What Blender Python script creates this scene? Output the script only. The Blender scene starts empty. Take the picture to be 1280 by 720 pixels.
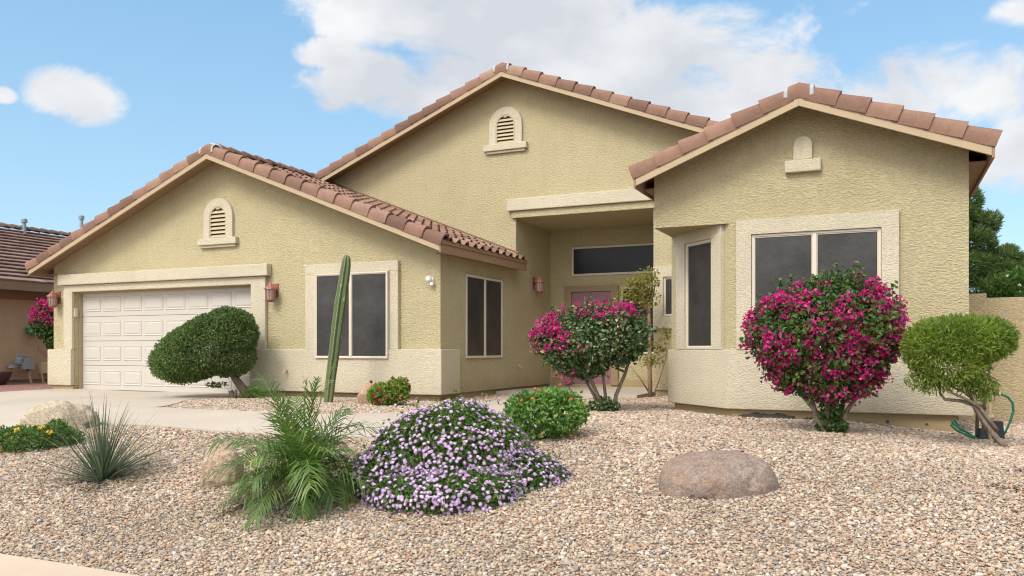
import bpy, bmesh, math, random
import numpy as np
from mathutils import Vector, Matrix, noise as mnoise

random.seed(7)
scene = bpy.context.scene
COL = scene.collection
PI = math.pi
YAW = math.radians(24.5)          # the house front is turned this far from the camera's picture plane

# ------------------------------------------------------------------ helpers
class MB:
    """collects faces, builds ONE mesh object"""
    def __init__(self):
        self.v = []; self.f = []; self.r = []
    def add(self, vs, fs, r=0.5):
        b = len(self.v)
        self.v += [tuple(p) for p in vs]
        self.r += [r] * len(vs)
        self.f += [tuple(b + i for i in q) for q in fs]
    def box(self, x0, x1, y0, y1, z0, z1, r=0.5):
        vs = [(x, y, z) for z in (z0, z1) for y in (y0, y1) for x in (x0, x1)]
        self.add(vs, [(0, 2, 3, 1), (4, 5, 7, 6), (0, 1, 5, 4), (2, 6, 7, 3), (0, 4, 6, 2), (1, 3, 7, 5)], r)
    def fbox(self, fr, u0, u1, v0, v1, n0, n1, r=0.5):
        """box in a wall frame: u along the wall, v up, n outward"""
        vs = [fr(u, v, n) for n in (n0, n1) for v in (v0, v1) for u in (u0, u1)]
        self.add(vs, [(0, 2, 3, 1), (4, 5, 7, 6), (0, 1, 5, 4), (2, 6, 7, 3), (0, 4, 6, 2), (1, 3, 7, 5)], r)
    def prism(self, pts, lift, r=0.5):
        """polygon of 3-D points extruded by the vector lift"""
        n = len(pts); L = Vector(lift)
        vs = [Vector(p) for p in pts] + [Vector(p) + L for p in pts]
        self.add(vs, [tuple(range(n - 1, -1, -1)), tuple(range(n, 2 * n))] +
                 [(i, (i + 1) % n, n + (i + 1) % n, n + i) for i in range(n)], r)
    def tube(self, path, rad, n=8, r=0.5, cap=True):
        P = [Vector(p) for p in path]
        if not isinstance(rad, (list, tuple)): rad = [rad] * len(P)
        rings = []; ref = Vector((0.31, 0.17, 0.93))
        for i, p in enumerate(P):
            t = (P[min(i + 1, len(P) - 1)] - P[max(i - 1, 0)]).normalized()
            a = t.cross(ref)
            if a.length < 0.05: a = t.cross(Vector((1, 0, 0)))
            a.normalize(); b = t.cross(a); ref = ref if abs(t.dot(ref)) < .97 else Vector((1, .2, 0))
            rings.append([p + (a * math.cos(2 * PI * k / n) + b * math.sin(2 * PI * k / n)) * rad[i] for k in range(n)])
        vs = [q for R in rings for q in R]
        fs = [(i * n + k, i * n + (k + 1) % n, (i + 1) * n + (k + 1) % n, (i + 1) * n + k)
              for i in range(len(P) - 1) for k in range(n)]
        if cap: fs += [tuple(range(n - 1, -1, -1)), tuple(range((len(P) - 1) * n, len(P) * n))]
        self.add(vs, fs, r)
    def lathe(self, prof, c=(0, 0, 0), n=16, r=0.5):
        vs = [(c[0] + q * math.cos(2 * PI * k / n), c[1] + q * math.sin(2 * PI * k / n), c[2] + z) for q, z in prof for k in range(n)]
        fs = [(i * n + k, i * n + (k + 1) % n, (i + 1) * n + (k + 1) % n, (i + 1) * n + k) for i in range(len(prof) - 1) for k in range(n)]
        fs += [tuple(range(n - 1, -1, -1)), tuple(range((len(prof) - 1) * n, len(prof) * n))]
        self.add(vs, fs, r)
    def build(self, name, mat, parent=None, smooth=False, bevel=0, fix=True, angle=40):
        me = bpy.data.meshes.new(name)
        me.from_pydata(self.v, [], self.f)
        a = me.attributes.new('rnd', 'FLOAT', 'POINT'); a.data.foreach_set('value', self.r)
        if fix:
            bm = bmesh.new(); bm.from_mesh(me)
            bmesh.ops.recalc_face_normals(bm, faces=bm.faces); bm.to_mesh(me); bm.free()
        me.materials.append(mat)
        o = bpy.data.objects.new(name, me); COL.objects.link(o)
        if parent: o.parent = parent
        if smooth:
            me.shade_smooth()
            if angle: me.set_sharp_from_angle(angle=math.radians(angle))
        if bevel:
            m = o.modifiers.new('bevel', 'BEVEL'); m.width = bevel; m.segments = 2; m.limit_method = 'ANGLE'; m.angle_limit = .6
        return o

def mesh_np(name, V, F, mat, parent=None, rnd=None, col=None, smooth=False):
    V = np.asarray(V, np.float32); F = np.asarray(F, np.int32); k = F.shape[1]
    me = bpy.data.meshes.new(name)
    me.vertices.add(len(V)); me.vertices.foreach_set('co', V.ravel())
    me.loops.add(F.size); me.loops.foreach_set('vertex_index', F.ravel())
    me.polygons.add(len(F)); me.polygons.foreach_set('loop_start', np.arange(0, F.size, k, dtype=np.int32))
    me.polygons.foreach_set('use_smooth', np.full(len(F), smooth))
    me.update(calc_edges=True)
    if rnd is not None:
        a = me.attributes.new('rnd', 'FLOAT', 'POINT'); a.data.foreach_set('value', np.asarray(rnd, np.float32))
    if col is not None:
        a = me.attributes.new('col', 'FLOAT_COLOR', 'POINT'); a.data.foreach_set('color', np.asarray(col, np.float32).ravel())
    me.materials.append(mat)
    o = bpy.data.objects.new(name, me); COL.objects.link(o)
    if parent: o.parent = parent
    return o

def thing(name, label, cat, loc=(0, 0, 0), rz=0.0, group=None):
    o = bpy.data.objects.new(name, None); o.empty_display_size = .2; COL.objects.link(o)
    o.location = loc; o.rotation_euler = (0, 0, rz)
    return tag(o, label, cat, group)
def tag(o, label, cat, group=None):
    o['label'] = label; o['category'] = cat
    if group: o['group'] = group
    return o
def struct(o, kind='structure'):
    o['kind'] = kind; return o

# ------------------------------------------------------------------ materials
def mat(name):
    m = bpy.data.materials.new(name); m.use_nodes = True
    nt = m.node_tree; return m, nt, nt.nodes['Principled BSDF']
def N(nt, t, **kw):
    n = nt.nodes.new(t)
    for k, v in kw.items():
        if k.startswith('i_'): n.inputs[k[2:].replace('_', ' ')].default_value = v
        else: setattr(n, k, v)
    return n
def ramp(nt, stops, fac, interp='LINEAR'):
    r = nt.nodes.new('ShaderNodeValToRGB'); r.color_ramp.interpolation = interp
    el = r.color_ramp.elements
    while len(el) < len(stops): el.new(.5)
    for e, (p, c) in zip(el, stops): e.position = p; e.color = (*c, 1)
    nt.links.new(fac, r.inputs[0]); return r.outputs[0]
def coords(nt, scale=(1, 1, 1), rot=(0, 0, 0)):
    tc = nt.nodes.new('ShaderNodeTexCoord'); mp = nt.nodes.new('ShaderNodeMapping')
    mp.inputs['Scale'].default_value = scale; mp.inputs['Rotation'].default_value = rot
    nt.links.new(tc.outputs['Object'], mp.inputs[0]); return mp.outputs[0]
def tex_noise(nt, vec, scale, detail=3, rough=.55):
    n = N(nt, 'ShaderNodeTexNoise'); n.inputs['Scale'].default_value = scale; n.inputs['Detail'].default_value = detail
    n.inputs['Roughness'].default_value = rough
    nt.links.new(vec, n.inputs['Vector']); return n.outputs['Fac']
def bump(nt, h, b, strength=.5, dist=.01):
    n = N(nt, 'ShaderNodeBump'); n.inputs['Strength'].default_value = strength; n.inputs['Distance'].default_value = dist
    nt.links.new(h, n.inputs['Height']); nt.links.new(n.outputs[0], b.inputs['Normal'])
def mathn(nt, op, a, b=None, c=None):
    n = N(nt, 'ShaderNodeMath', operation=op)
    for i, x in enumerate((a, b, c)):
        if x is None: continue
        if isinstance(x, (int, float)): n.inputs[i].default_value = x
        else: nt.links.new(x, n.inputs[i])
    return n.outputs[0]
def mixc(nt, fac, a, b, mode='MIX'):
    n = N(nt, 'ShaderNodeMix', data_type='RGBA', blend_type=mode)
    for s, x in ((0, fac), (6, a), (7, b)):
        if isinstance(x, (int, float)): n.inputs[s].default_value = x
        elif isinstance(x, tuple): n.inputs[s].default_value = (*x, 1)
        else: nt.links.new(x, n.inputs[s])
    return n.outputs[2]

def stucco(name, c0, c1, bs=1.0, dist=.014, scale=1.0):
    m, nt, b = mat(name)
    v = coords(nt)
    big = tex_noise(nt, v, .9, 5, .65)
    v2 = coords(nt, (13 * scale, 13 * scale, 26 * scale))
    mid = tex_noise(nt, v2, 2.2, 5, .66)
    v3 = coords(nt, (1, 1, 1.6)); fine = tex_noise(nt, v3, 95 * scale, 2)
    c = mixc(nt, ramp(nt, [(.3, (0, 0, 0)), (.7, (1, 1, 1))], big), c0, c1)
    # rain streaks and dust, an irregular vertical wash
    vs = coords(nt, (5, 5, .5)); st = tex_noise(nt, vs, 1.3, 4, .7)
    c = mixc(nt, mathn(nt, 'MULTIPLY', ramp(nt, [(.5, (0, 0, 0)), (.8, (1, 1, 1))], st), .22), c, tuple(x * .72 for x in c0))
    c = mixc(nt, ramp(nt, [(.37, (.34, .34, .34)), (.50, (0, 0, 0))], mid), c, tuple(x * .5 for x in c0))  # shade of the stucco relief put into the colour: hollows darker
    sz = N(nt, 'ShaderNodeSeparateXYZ'); nt.links.new(v, sz.inputs[0])
    low = mathn(nt, 'MULTIPLY', ramp(nt, [(.0, (1, 1, 1)), (.40, (0, 0, 0))], mathn(nt, 'ADD', sz.outputs[2], mathn(nt, 'MULTIPLY', mathn(nt, 'SUBTRACT', tex_noise(nt, v, 4, 4), .5), .35))), .35)
    c = mixc(nt, low, c, (.36, .25, .15))
    nt.links.new(c, b.inputs['Base Color']); b.inputs['Roughness'].default_value = .92
    b.inputs['Specular IOR Level'].default_value = .2
    h = mathn(nt, 'ADD', ramp(nt, [(.36, (0, 0, 0)), (.62, (1, 1, 1))], mid), mathn(nt, 'MULTIPLY', fine, .35))
    bump(nt, h, b, bs, dist)
    return m

def paint(name, c, rough=.55, var=.12, nscale=6, bs=.1, metallic=0, spec=.4):
    m, nt, b = mat(name); v = coords(nt)
    n = tex_noise(nt, v, nscale, 5, .65)
    col = mixc(nt, n, tuple(x * (1 - var) for x in c), tuple(min(1, x * (1 + var)) for x in c))
    nt.links.new(col, b.inputs['Base Color']); b.inputs['Roughness'].default_value = rough
    b.inputs['Metallic'].default_value = metallic; b.inputs['Specular IOR Level'].default_value = spec
    if bs: bump(nt, tex_noise(nt, v, 60, 3), b, bs, .004)
    return m

def leafmat(name, stops, trans=.3, rough=.5, spec=.35):
    m, nt, b = mat(name)
    at = N(nt, 'ShaderNodeAttribute', attribute_name='rnd')
    c = ramp(nt, stops, at.outputs['Fac'])
    nt.links.new(c, b.inputs['Base Color']); b.inputs['Roughness'].default_value = rough
    b.inputs['Specular IOR Level'].default_value = spec
    tr = N(nt, 'ShaderNodeBsdfTranslucent'); mx = N(nt, 'ShaderNodeMixShader'); mx.inputs[0].default_value = trans
    hs = N(nt, 'ShaderNodeHueSaturation'); hs.inputs['Value'].default_value = 1.25; hs.inputs['Saturation'].default_value = 1.1
    nt.links.new(c, hs.inputs['Color']); nt.links.new(hs.outputs[0], tr.inputs[0])
    out = nt.nodes['Material Output']
    nt.links.new(b.outputs[0], mx.inputs[1]); nt.links.new(tr.outputs[0], mx.inputs[2]); nt.links.new(mx.outputs[0], out.inputs[0])
    return m

def tilemat(name, c0, c1, c2):
    m, nt, b = mat(name)
    at = N(nt, 'ShaderNodeAttribute', attribute_name='rnd')
    v = coords(nt); n1 = tex_noise(nt, v, 7, 5, .7); n2 = tex_noise(nt, v, 45, 3)
    c = ramp(nt, [(0, tuple(x * .72 for x in c0)), (.3, c0), (.6, c1), (.85, c2), (1, (c1[0] * 1.15, c1[1] * 1.3, c1[2] * 1.35))], at.outputs['Fac'])
    c = mixc(nt, mathn(nt, 'MULTIPLY', ramp(nt, [(.4, (0, 0, 0)), (.75, (1, 1, 1))], n1), .45), c, tuple(x * .55 for x in c0))
    c = mixc(nt, mathn(nt, 'MULTIPLY', ramp(nt, [(.55, (0, 0, 0)), (.8, (1, 1, 1))], n2), .3), c, (.36, .27, .21))
    nt.links.new(c, b.inputs['Base Color']); b.inputs['Roughness'].default_value = .82
    b.inputs['Specular IOR Level'].default_value = .25
    bump(nt, n2, b, .35, .006); return m

def concrete(name, c, rough=.85):
    m, nt, b = mat(name); v = coords(nt)
    n1 = tex_noise(nt, v, .8, 6, .65); n2 = tex_noise(nt, v, 9, 5, .7); n3 = tex_noise(nt, v, 160, 2)
    col = mixc(nt, ramp(nt, [(.3, (0, 0, 0)), (.7, (1, 1, 1))], n1), tuple(x * .84 for x in c), c)
    col = mixc(nt, mathn(nt, 'MULTIPLY', ramp(nt, [(.55, (0, 0, 0)), (.75, (1, 1, 1))], n2), .3), col, tuple(x * .7 for x in c))
    col = mixc(nt, mathn(nt, 'MULTIPLY', n3, .25), col, tuple(x * .6 for x in c))
    nt.links.new(col, b.inputs['Base Color']); b.inputs['Roughness'].default_value = rough
    b.inputs['Specular IOR Level'].default_value = .25
    bump(nt, mathn(nt, 'ADD', n3, n2), b, .25, .004); return m

def gravelmat(name, stops, scale):
    m, nt, b = mat(name); v = coords(nt)
    vo = N(nt, 'ShaderNodeTexVoronoi'); vo.inputs['Scale'].default_value = scale; nt.links.new(v, vo.inputs['Vector'])
    sep = N(nt, 'ShaderNodeSeparateColor'); nt.links.new(vo.outputs['Color'], sep.inputs[0])
    c = ramp(nt, stops, sep.outputs[0])
    c = mixc(nt, ramp(nt, [(.35, (0, 0, 0)), (.8, (.75, .75, .75))], vo.outputs['Distance']), c, (.09, .065, .05))
    nt.links.new(c, b.inputs['Base Color']); b.inputs['Roughness'].default_value = .95
    h = mathn(nt, 'SUBTRACT', 1.0, vo.outputs['Distance']); bump(nt, h, b, .8, .015); return m

def attrmat(name, rough=.9, spec=.25):
    m, nt, b = mat(name)
    at = N(nt, 'ShaderNodeAttribute', attribute_name='col'); v = coords(nt)
    n = tex_noise(nt, v, 220, 2)
    c = mixc(nt, mathn(nt, 'MULTIPLY', n, .35), at.outputs['Color'], (.16, .11, .08))
    nt.links.new(c, b.inputs['Base Color']); b.inputs['Roughness'].default_value = rough
    b.inputs['Specular IOR Level'].default_value = spec; return m

def rockmat(name, c0, c1, dark, sc=1.0):
    m, nt, b = mat(name); v = coords(nt)
    n1 = tex_noise(nt, v, 3 * sc, 6, .65); n2 = tex_noise(nt, v, 38 * sc, 5, .7); n3 = tex_noise(nt, v, 9 * sc, 6, .75)
    c = mixc(nt, ramp(nt, [(.35, (0, 0, 0)), (.62, (1, 1, 1))], n1), c0, c1)
    c = mixc(nt, mathn(nt, 'MULTIPLY', ramp(nt, [(.44, (0, 0, 0)), (.62, (1, 1, 1))], n3), .6), c, dark)
    c = mixc(nt, mathn(nt, 'MULTIPLY', ramp(nt, [(.42, (0, 0, 0)), (.62, (1, 1, 1))], n2), .6), c, tuple(x * .42 for x in c0))
    n4 = tex_noise(nt, v, 110 * sc, 2); c = mixc(nt, mathn(nt, 'MULTIPLY', ramp(nt, [(.5, (0, 0, 0)), (.62, (1, 1, 1))], n4), .35), c, tuple(min(1, x * 1.5) for x in c1))
    nt.links.new(c, b.inputs['Base Color']); b.inputs['Roughness'].default_value = .95; b.inputs['Specular IOR Level'].default_value = .2
    bump(nt, mathn(nt, 'ADD', n2, mathn(nt, 'MULTIPLY', n3, 2.0)), b, .7, .02); return m

def barkmat(name, c0, c1, sc=1.0):
    m, nt, b = mat(name); v = coords(nt, (14 * sc, 14 * sc, 3 * sc))
    n = tex_noise(nt, v, 3, 5, .7)
    nt.links.new(mixc(nt, ramp(nt, [(.35, (0, 0, 0)), (.65, (1, 1, 1))], n), c0, c1), b.inputs['Base Color'])
    b.inputs['Roughness'].default_value = .95; b.inputs['Specular IOR Level'].default_value = .15
    bump(nt, n, b, .9, .015); return m

M = {}
M['stucco'] = stucco('stucco_tan', (.59, .495, .29), (.65, .555, .335))
M['trim'] = stucco('stucco_trim', (.59, .515, .37), (.65, .575, .42), .8, .009, 1.2)
M['found'] = stucco('foundation_paint', (.34, .265, .135), (.42, .33, .17), .35, .006, 1.4)
M['neigh'] = stucco('stucco_brown', (.44, .29, .175), (.50, .34, .215), .6, .01)
M['block'] = stucco('stucco_block', (.56, .44, .255), (.62, .50, .30), .8, .014, .8)
M['farwall'] = stucco('stucco_far', (.42, .36, .28), (.48, .42, .33))
M['tile'] = tilemat('clay_tile', (.205, .112, .078), (.29, .165, .113), (.245, .132, .093))
M['ntile'] = tilemat('brown_roof_tile', (.20, .118, .088), (.25, .155, .12), (.225, .138, .108))
M['fascia'] = paint('fascia_paint', (.42, .315, .195), .7, .1, 5)
M['eave'] = paint('eave_paint', (.30, .185, .11), .75, .12, 5)
M['neave'] = paint('brown_fascia', (.22, .14, .085), .75)
M['mortar'] = paint('grey_sealant', (.36, .355, .36), .8, .35, 30, .3)
M['door'] = paint('almond_steel', (.50, .455, .395), .5, .04, 3, .05)
M['frame'] = paint('almond_aluminium', (.60, .53, .42), .45, .05)
M['mauve'] = paint('mauve_door_paint', (.25, .122, .14), .5, .06)
M['casing'] = paint('brown_casing', (.27, .19, .105), .6)
M['copper'] = paint('weathered_copper', (.33, .125, .095), .5, .3, 25, .1, .25)
M['white'] = paint('white_plastic', (.75, .73, .70), .4, .04)
M['grey'] = paint('grey_metal', (.27, .30, .32), .45, .15, 12, .1, .3)
M['black'] = paint('black_plastic', (.025, .026, .028), .5, .2)
M['pvc'] = paint('tan_pipe_paint', (.52, .40, .24), .5, .1)
M['brass'] = paint('dark_brass', (.10, .07, .045), .5, .3, 20, .1, .5)
M['hose'] = paint('green_hose', (.015, .16, .085), .4, .15)
M['wood'] = barkmat('old_wood', (.24, .16, .10), (.34, .24, .16))
M['pot'] = paint('dark_clay', (.06, .035, .03), .6, .2)
M['gap'] = paint('joint_dirt', (.10, .08, .06), .95)
M['louver'] = paint('louvre_paint', (.48, .39, .245), .6, .08)
M['concrete'] = concrete('concrete', (.51, .435, .35))
M['walk'] = concrete('sidewalk_concrete', (.60, .47, .345))
M['asphalt'] = gravelmat('asphalt', [(0, (.04, .04, .042)), (1, (.07, .07, .07))], 90)
M['sand'] = gravelmat('gravel_bed', [(0, (.30, .21, .14)), (.4, (.42, .31, .22)), (.75, (.36, .30, .25)), (1, (.55, .46, .37))], 55)
M['red'] = gravelmat('red_gravel', [(0, (.24, .10, .08)), (.5, (.34, .16, .13)), (1, (.44, .25, .21))], 26)
M['stone'] = attrmat('loose_stone')
M['bark'] = barkmat('bark_brown', (.10, .07, .05), (.21, .15, .105))
M['barkg'] = barkmat('bark_grey', (.16, .12, .09), (.30, .24, .18))
M['dry'] = paint('dry_leaf', (.13, .06, .03), .9, .4, 30)
def screenmat():
    m, nt, b = mat('solar_screen'); v = coords(nt)
    n = ramp(nt, [(.3, (0, 0, 0)), (.7, (1, 1, 1))], tex_noise(nt, v, 1.6, 6, .7)); vv = coords(nt, (40, 40, 3)); n2 = tex_noise(nt, vv, 1.5, 3)
    c = mixc(nt, n, (.014, .012, .011), (.058, .053, .047)); c = mixc(nt, mathn(nt, 'MULTIPLY', n2, .35), c, (.04, .037, .034))  # faint reflection streaks and uneven sheen put into the base colour
    nt.links.new(c, b.inputs['Base Color']); b.inputs['Roughness'].default_value = .38; b.inputs['Specular IOR Level'].default_value = .4
    bump(nt, n, b, .25, .02); return m
M['screen'] = screenmat()
def glassmat():
    m, nt, b = mat('dark_glass'); b.inputs['Base Color'].default_value = (.010, .009, .009, 1)
    b.inputs['Roughness'].default_value = .22; b.inputs['Specular IOR Level'].default_value = .22; return m
M['glass'] = glassmat()
def lampglass():
    m, nt, b = mat('seeded_glass'); b.inputs['Base Color'].default_value = (.55, .50, .42, 1)
    b.inputs['Roughness'].default_value = .25; b.inputs['Transmission Weight'].default_value = .35; return m
M['lampglass'] = lampglass()

# ------------------------------------------------------------------ ground shape
def sstep(t):
    t = np.clip(t, 0, 1); return t * t * (3 - 2 * t)
def zg(x, y):
    x = np.asarray(x, float); y = np.asarray(y, float)
    return (-.62 * sstep((9.2 - y) / 6.4) - .10 * sstep((x + .8) / 1.7) * sstep((y - 7) / 3)
            + .012 * np.sin(1.7 * x + .6) * np.sin(1.3 * y + 1.1))
def zgf(x, y): return float(zg(x, y))
DRV_L = -16.25
def drv_r(y):
    y = np.asarray(y, float)
    a = np.where(y > 8.9, -9.95 - .95 * sstep((y - 8.9) / 1.9), -9.95)
    return a + np.where(y < 6, .35 * sstep((6 - y) / 2.2) * 1.0, 0)
def ent_l(y):
    y = np.asarray(y, float); t = np.clip((9.9 - y) / .95, 0, 1)
    return -6.0 - .9 * (1 - np.sqrt(np.maximum(0, 1 - t * t)))

def sheet(name, lo, hi, ys, mat_, nx=14, dz=.03, drop=.12):
    """strip between x=lo(y) and x=hi(y) following the ground, with edges that go down into it"""
    mb = MB(); n = nx + 1
    vs = []
    for y in ys:
        a, b = float(lo(y)), float(hi(y))
        for i in range(n):
            x = a + (b - a) * i / nx; vs.append((x, y, zgf(x, y) + dz))
    fs = [(j * n + i, j * n + i + 1, (j + 1) * n + i + 1, (j + 1) * n + i) for j in range(len(ys) - 1) for i in range(nx)]
    rim = [i for i in range(n)] + [j * n + nx for j in range(1, len(ys))] + [(len(ys) - 1) * n + i for i in range(nx - 1, -1, -1)] + [j * n for j in range(len(ys) - 2, 0, -1)]
    b0 = len(vs); vs += [(vs[i][0], vs[i][1], vs[i][2] - drop) for i in rim]
    k = len(rim)
    fs += [(rim[i], b0 + i, b0 + (i + 1) % k, rim[(i + 1) % k]) for i in range(k)]
    mb.add(vs, fs)
    return struct(mb.build(name, mat_))

def ground():
    xs = sorted(set([-400, -150, -60, -35] + [round(-28 + .5 * i, 2) for i in range(77)] + [20, 45, 120, 400]))
    ys = sorted(set([-400, -120, -40, -15, -5] + [round(-2 + .35 * i, 2) for i in range(50)] + [18, 25, 40, 80, 200, 500]))
    mb = MB(); vs = []; n = len(xs)
    for y in ys:
        for x in xs:
            z = zgf(x, y)
            if y < 2.2: z -= .2
            vs.append((x, y, z))
    fs = [(j * n + i, j * n + i + 1, (j + 1) * n + i + 1, (j + 1) * n + i) for j in range(len(ys) - 1) for i in range(n - 1)]
    mb.add(vs, fs); struct(mb.build('ground', M['sand'], smooth=True, angle=0))
ground()
lin = lambda a, b, n: [a + (b - a) * i / n for i in range(n + 1)]
for ya, yb in ((3.79, 6.3), (6.312, 8.9), (8.912, 12.33)):
    sheet('driveway', lambda y: DRV_L, lambda y: -13.1, lin(ya, yb, 10), M['concrete']); sheet('driveway', lambda y: -13.088, drv_r, lin(ya, yb, 10), M['concrete'])
sheet('walkway', lambda y: -9.94, lambda y: -4.7 - (.45 * (1 - math.sqrt(max(0, 1 - max(0, (7.95 - y) / .45) ** 2)))), lin(7.5, 8.92, 12), M['concrete'], 20)
sheet('walkway', ent_l, lambda y: -4.7, lin(8.932, 14.2, 24), M['concrete'], 6)
sheet('porch', lambda y: -6.82, lambda y: -4.02, lin(14.212, 17.1, 8), M['concrete'], 6, dz=.075)
sheet('sidewalk', lambda y: -30, lambda y: 14, lin(2.25, 3.75, 4), M['walk'], 60)
sheet('kerb', lambda y: -30, lambda y: 14, lin(2.06, 2.24, 2), M['walk'], 60, drop=.3)
def road():
    mb = MB(); mb.box(-200, 200, -8, 2.05, -.85, -.745); return struct(mb.build('road', M['asphalt']))
road()
sheet('neighbour_gravel', lambda y: -20.45, lambda y: -16.6, lin(4, 24, 30), M['red'], 8, dz=.012, drop=.05)
sheet('border_strip', lambda y: -16.58, lambda y: -16.27, lin(4, 12, 16), M['concrete'], 3, dz=.02)

# loose stones: real little rocks, one mesh
def gravel():
    rng = np.random.default_rng(3)
    t = (1 + 5 ** .5) / 2
    ico = np.array([(-1, t, 0), (1, t, 0), (-1, -t, 0), (1, -t, 0), (0, -1, t), (0, 1, t), (0, -1, -t), (0, 1, -t), (t, 0, -1), (t, 0, 1), (-t, 0, -1), (-t, 0, 1)]) / math.sqrt(1 + t * t)
    tri = np.array([(0, 11, 5), (0, 5, 1), (0, 1, 7), (0, 7, 10), (0, 10, 11), (1, 5, 9), (5, 11, 4), (11, 10, 2), (10, 7, 6), (7, 1, 8), (3, 9, 4), (3, 4, 2), (3, 2, 6), (3, 6, 8), (3, 8, 9), (4, 9, 5), (2, 4, 11), (6, 2, 10), (8, 6, 7), (9, 8, 1)])
    s, c = math.sin(YAW), math.cos(YAW)
    def grid(d0, d1, pitch):
        ny = int((d1 - d0) / pitch); out = []
        for j in range(ny):
            d = d0 + (j + .5) * pitch; hw = d * .66 + 2.0
            n = int(2 * hw / pitch); u = -hw + (np.arange(n) + .5) * pitch
            out.append(np.stack([u, np.full(n, d)], 1))
        p = np.concatenate(out) + rng.uniform(-.5, .5, (sum(map(len, out)), 2)) * pitch
        return np.stack([p[:, 1] * -s + p[:, 0] * c, p[:, 1] * c + p[:, 0] * s], 1), np.full(len(p), pitch)
    sets = [grid(4.2, 7.2, .0185), grid(7.2, 9.5, .022), grid(9.5, 16.5, .032)]
    P = np.concatenate([a for a, b in sets]); pit = np.concatenate([b for a, b in sets])
    x, y = P[:, 0], P[:, 1]
    bad = (x < drv_r(y) + .01) & (y < 12.3)
    bad |= (x < -4.69) & (y > 7.49) & (y < 8.94) & ~((x > -4.9) & (y < 7.65))
    bad |= (x > ent_l(y) - .01) & (x < -4.69) & (y > 8.9)
    bad |= (y < 3.77) | (y > 15.2) | ((x < -6.86) & (y > 12.1)) | ((x > -6.9) & (x < -3.95) & (y > 14.2))
    bad |= (x > -2.8) & (x < .88) & (y > 10.9) & (x + y > 9.05)
    bad |= (x > 6.8) | (y > 12.85) & (x > .8)
    P = P[~bad]; pit = pit[~bad]; n = len(P)
    rad = pit * rng.lognormal(-.55, .34, n)
    rad = np.minimum(rad, .027)
    J = rng.uniform(.72, 1.22, (n, 12, 1))
    V = ico[None] * J
    V = V * np.stack([rng.uniform(.8, 1.35, n), rng.uniform(.65, 1.0, n), rng.uniform(.4, .75, n)], 1)[:, None, :]
    # random tumble: tilt then spin
    a = rng.normal(0, .55, n); b = rng.uniform(0, 2 * PI, n)
    ca, sa, cb, sb = np.cos(a)[:, None], np.sin(a)[:, None], np.cos(b)[:, None], np.sin(b)[:, None]
    X, Y, Z = V[..., 0], V[..., 1], V[..., 2]
    Y, Z = Y * ca - Z * sa, Y * sa + Z * ca
    X, Y = X * cb - Y * sb, X * sb + Y * cb
    V = np.stack([X, Y, Z], 2) * rad[:, None, None]
    z = zg(P[:, 0], P[:, 1]) + rad * .25 + rng.uniform(0, .012, n)
    V += np.stack([P[:, 0], P[:, 1], z], 1)[:, None, :]
    F = (tri[None] + (np.arange(n) * 12)[:, None, None]).reshape(-1, 3)
    pal = np.array([(.56, .41, .29), (.63, .49, .36), (.68, .57, .45), (.70, .63, .53), (.47, .40, .33), (.31, .275, .24), (.49, .285, .18), (.60, .44, .255), (.39, .26, .175), (.76, .72, .65)])
    pal *= .90; w = np.array([.22, .22, .15, .06, .10, .075, .09, .05, .06, .015]); idx = rng.choice(len(pal), n, p=w / w.sum())
    c4 = np.ones((n, 4)); c4[:, :3] = pal[idx] * rng.uniform(.80, 1.10, (n, 1)) * (.96 + .09 * np.sin(P[:, :1] * 1.9 + 1.3 * np.sin(P[:, 1:] * 1.1)) * np.sin(P[:, 1:] * 2.3 + .7))
    c4 = np.repeat(c4, 12, 0)
    o = mesh_np('gravel', V.reshape(-1, 3), F, M['stone'], col=c4)
    struct(o, 'stuff'); o['label'] = 'loose tan and pink landscaping gravel over the yard'
    print('stones', n)
gravel()

# ------------------------------------------------------------------ roofs
SLOPE = .395
def roof_field(mb, P0, along, up, nrm, La, Ls, period=.30, expo=.37, hgt=.072, seg=10):
    """barrel tiles in courses: P0 lower corner, along the eave, up the slope"""
    P0, A, U, Nn = Vector(P0), Vector(along), Vector(up), Vector(nrm)
    ncol = max(1, int(La / period)); nc = int(math.ceil(Ls / expo)); rs = random.Random(5)
    prof = []
    for i in range(seg + 1):
        ph = i / seg
        h = hgt * max(0, math.sin(PI * ph / .58)) ** .75 if ph < .58 else -.008 * math.sin(PI * (ph - .58) / .42)
        prof.append((ph, h))
    for k in range(nc):
        s0 = k * expo - (.06 if k == 0 else 0); s1 = min(Ls, (k + 1) * expo + .05)
        for j in range(ncol):
            vs = []; jit = rs.uniform(-.006, .006)
            for (ph, h) in prof:
                base = P0 + A * ((j + ph) * period)
                vs += [base + U * (s0 + jit) + Nn * (.040 + h), base + U * s1 + Nn * (.004 + h * .9), base + U * (s0 + jit) + Nn * (.026 + h * .86)]
            fs = []
            for i in range(seg):
                fs += [(3 * i, 3 * i + 3, 3 * i + 4, 3 * i + 1), (3 * i + 2, 3 * i + 5, 3 * i + 3, 3 * i)]
            mb.add(vs, fs, rs.random())

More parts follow.
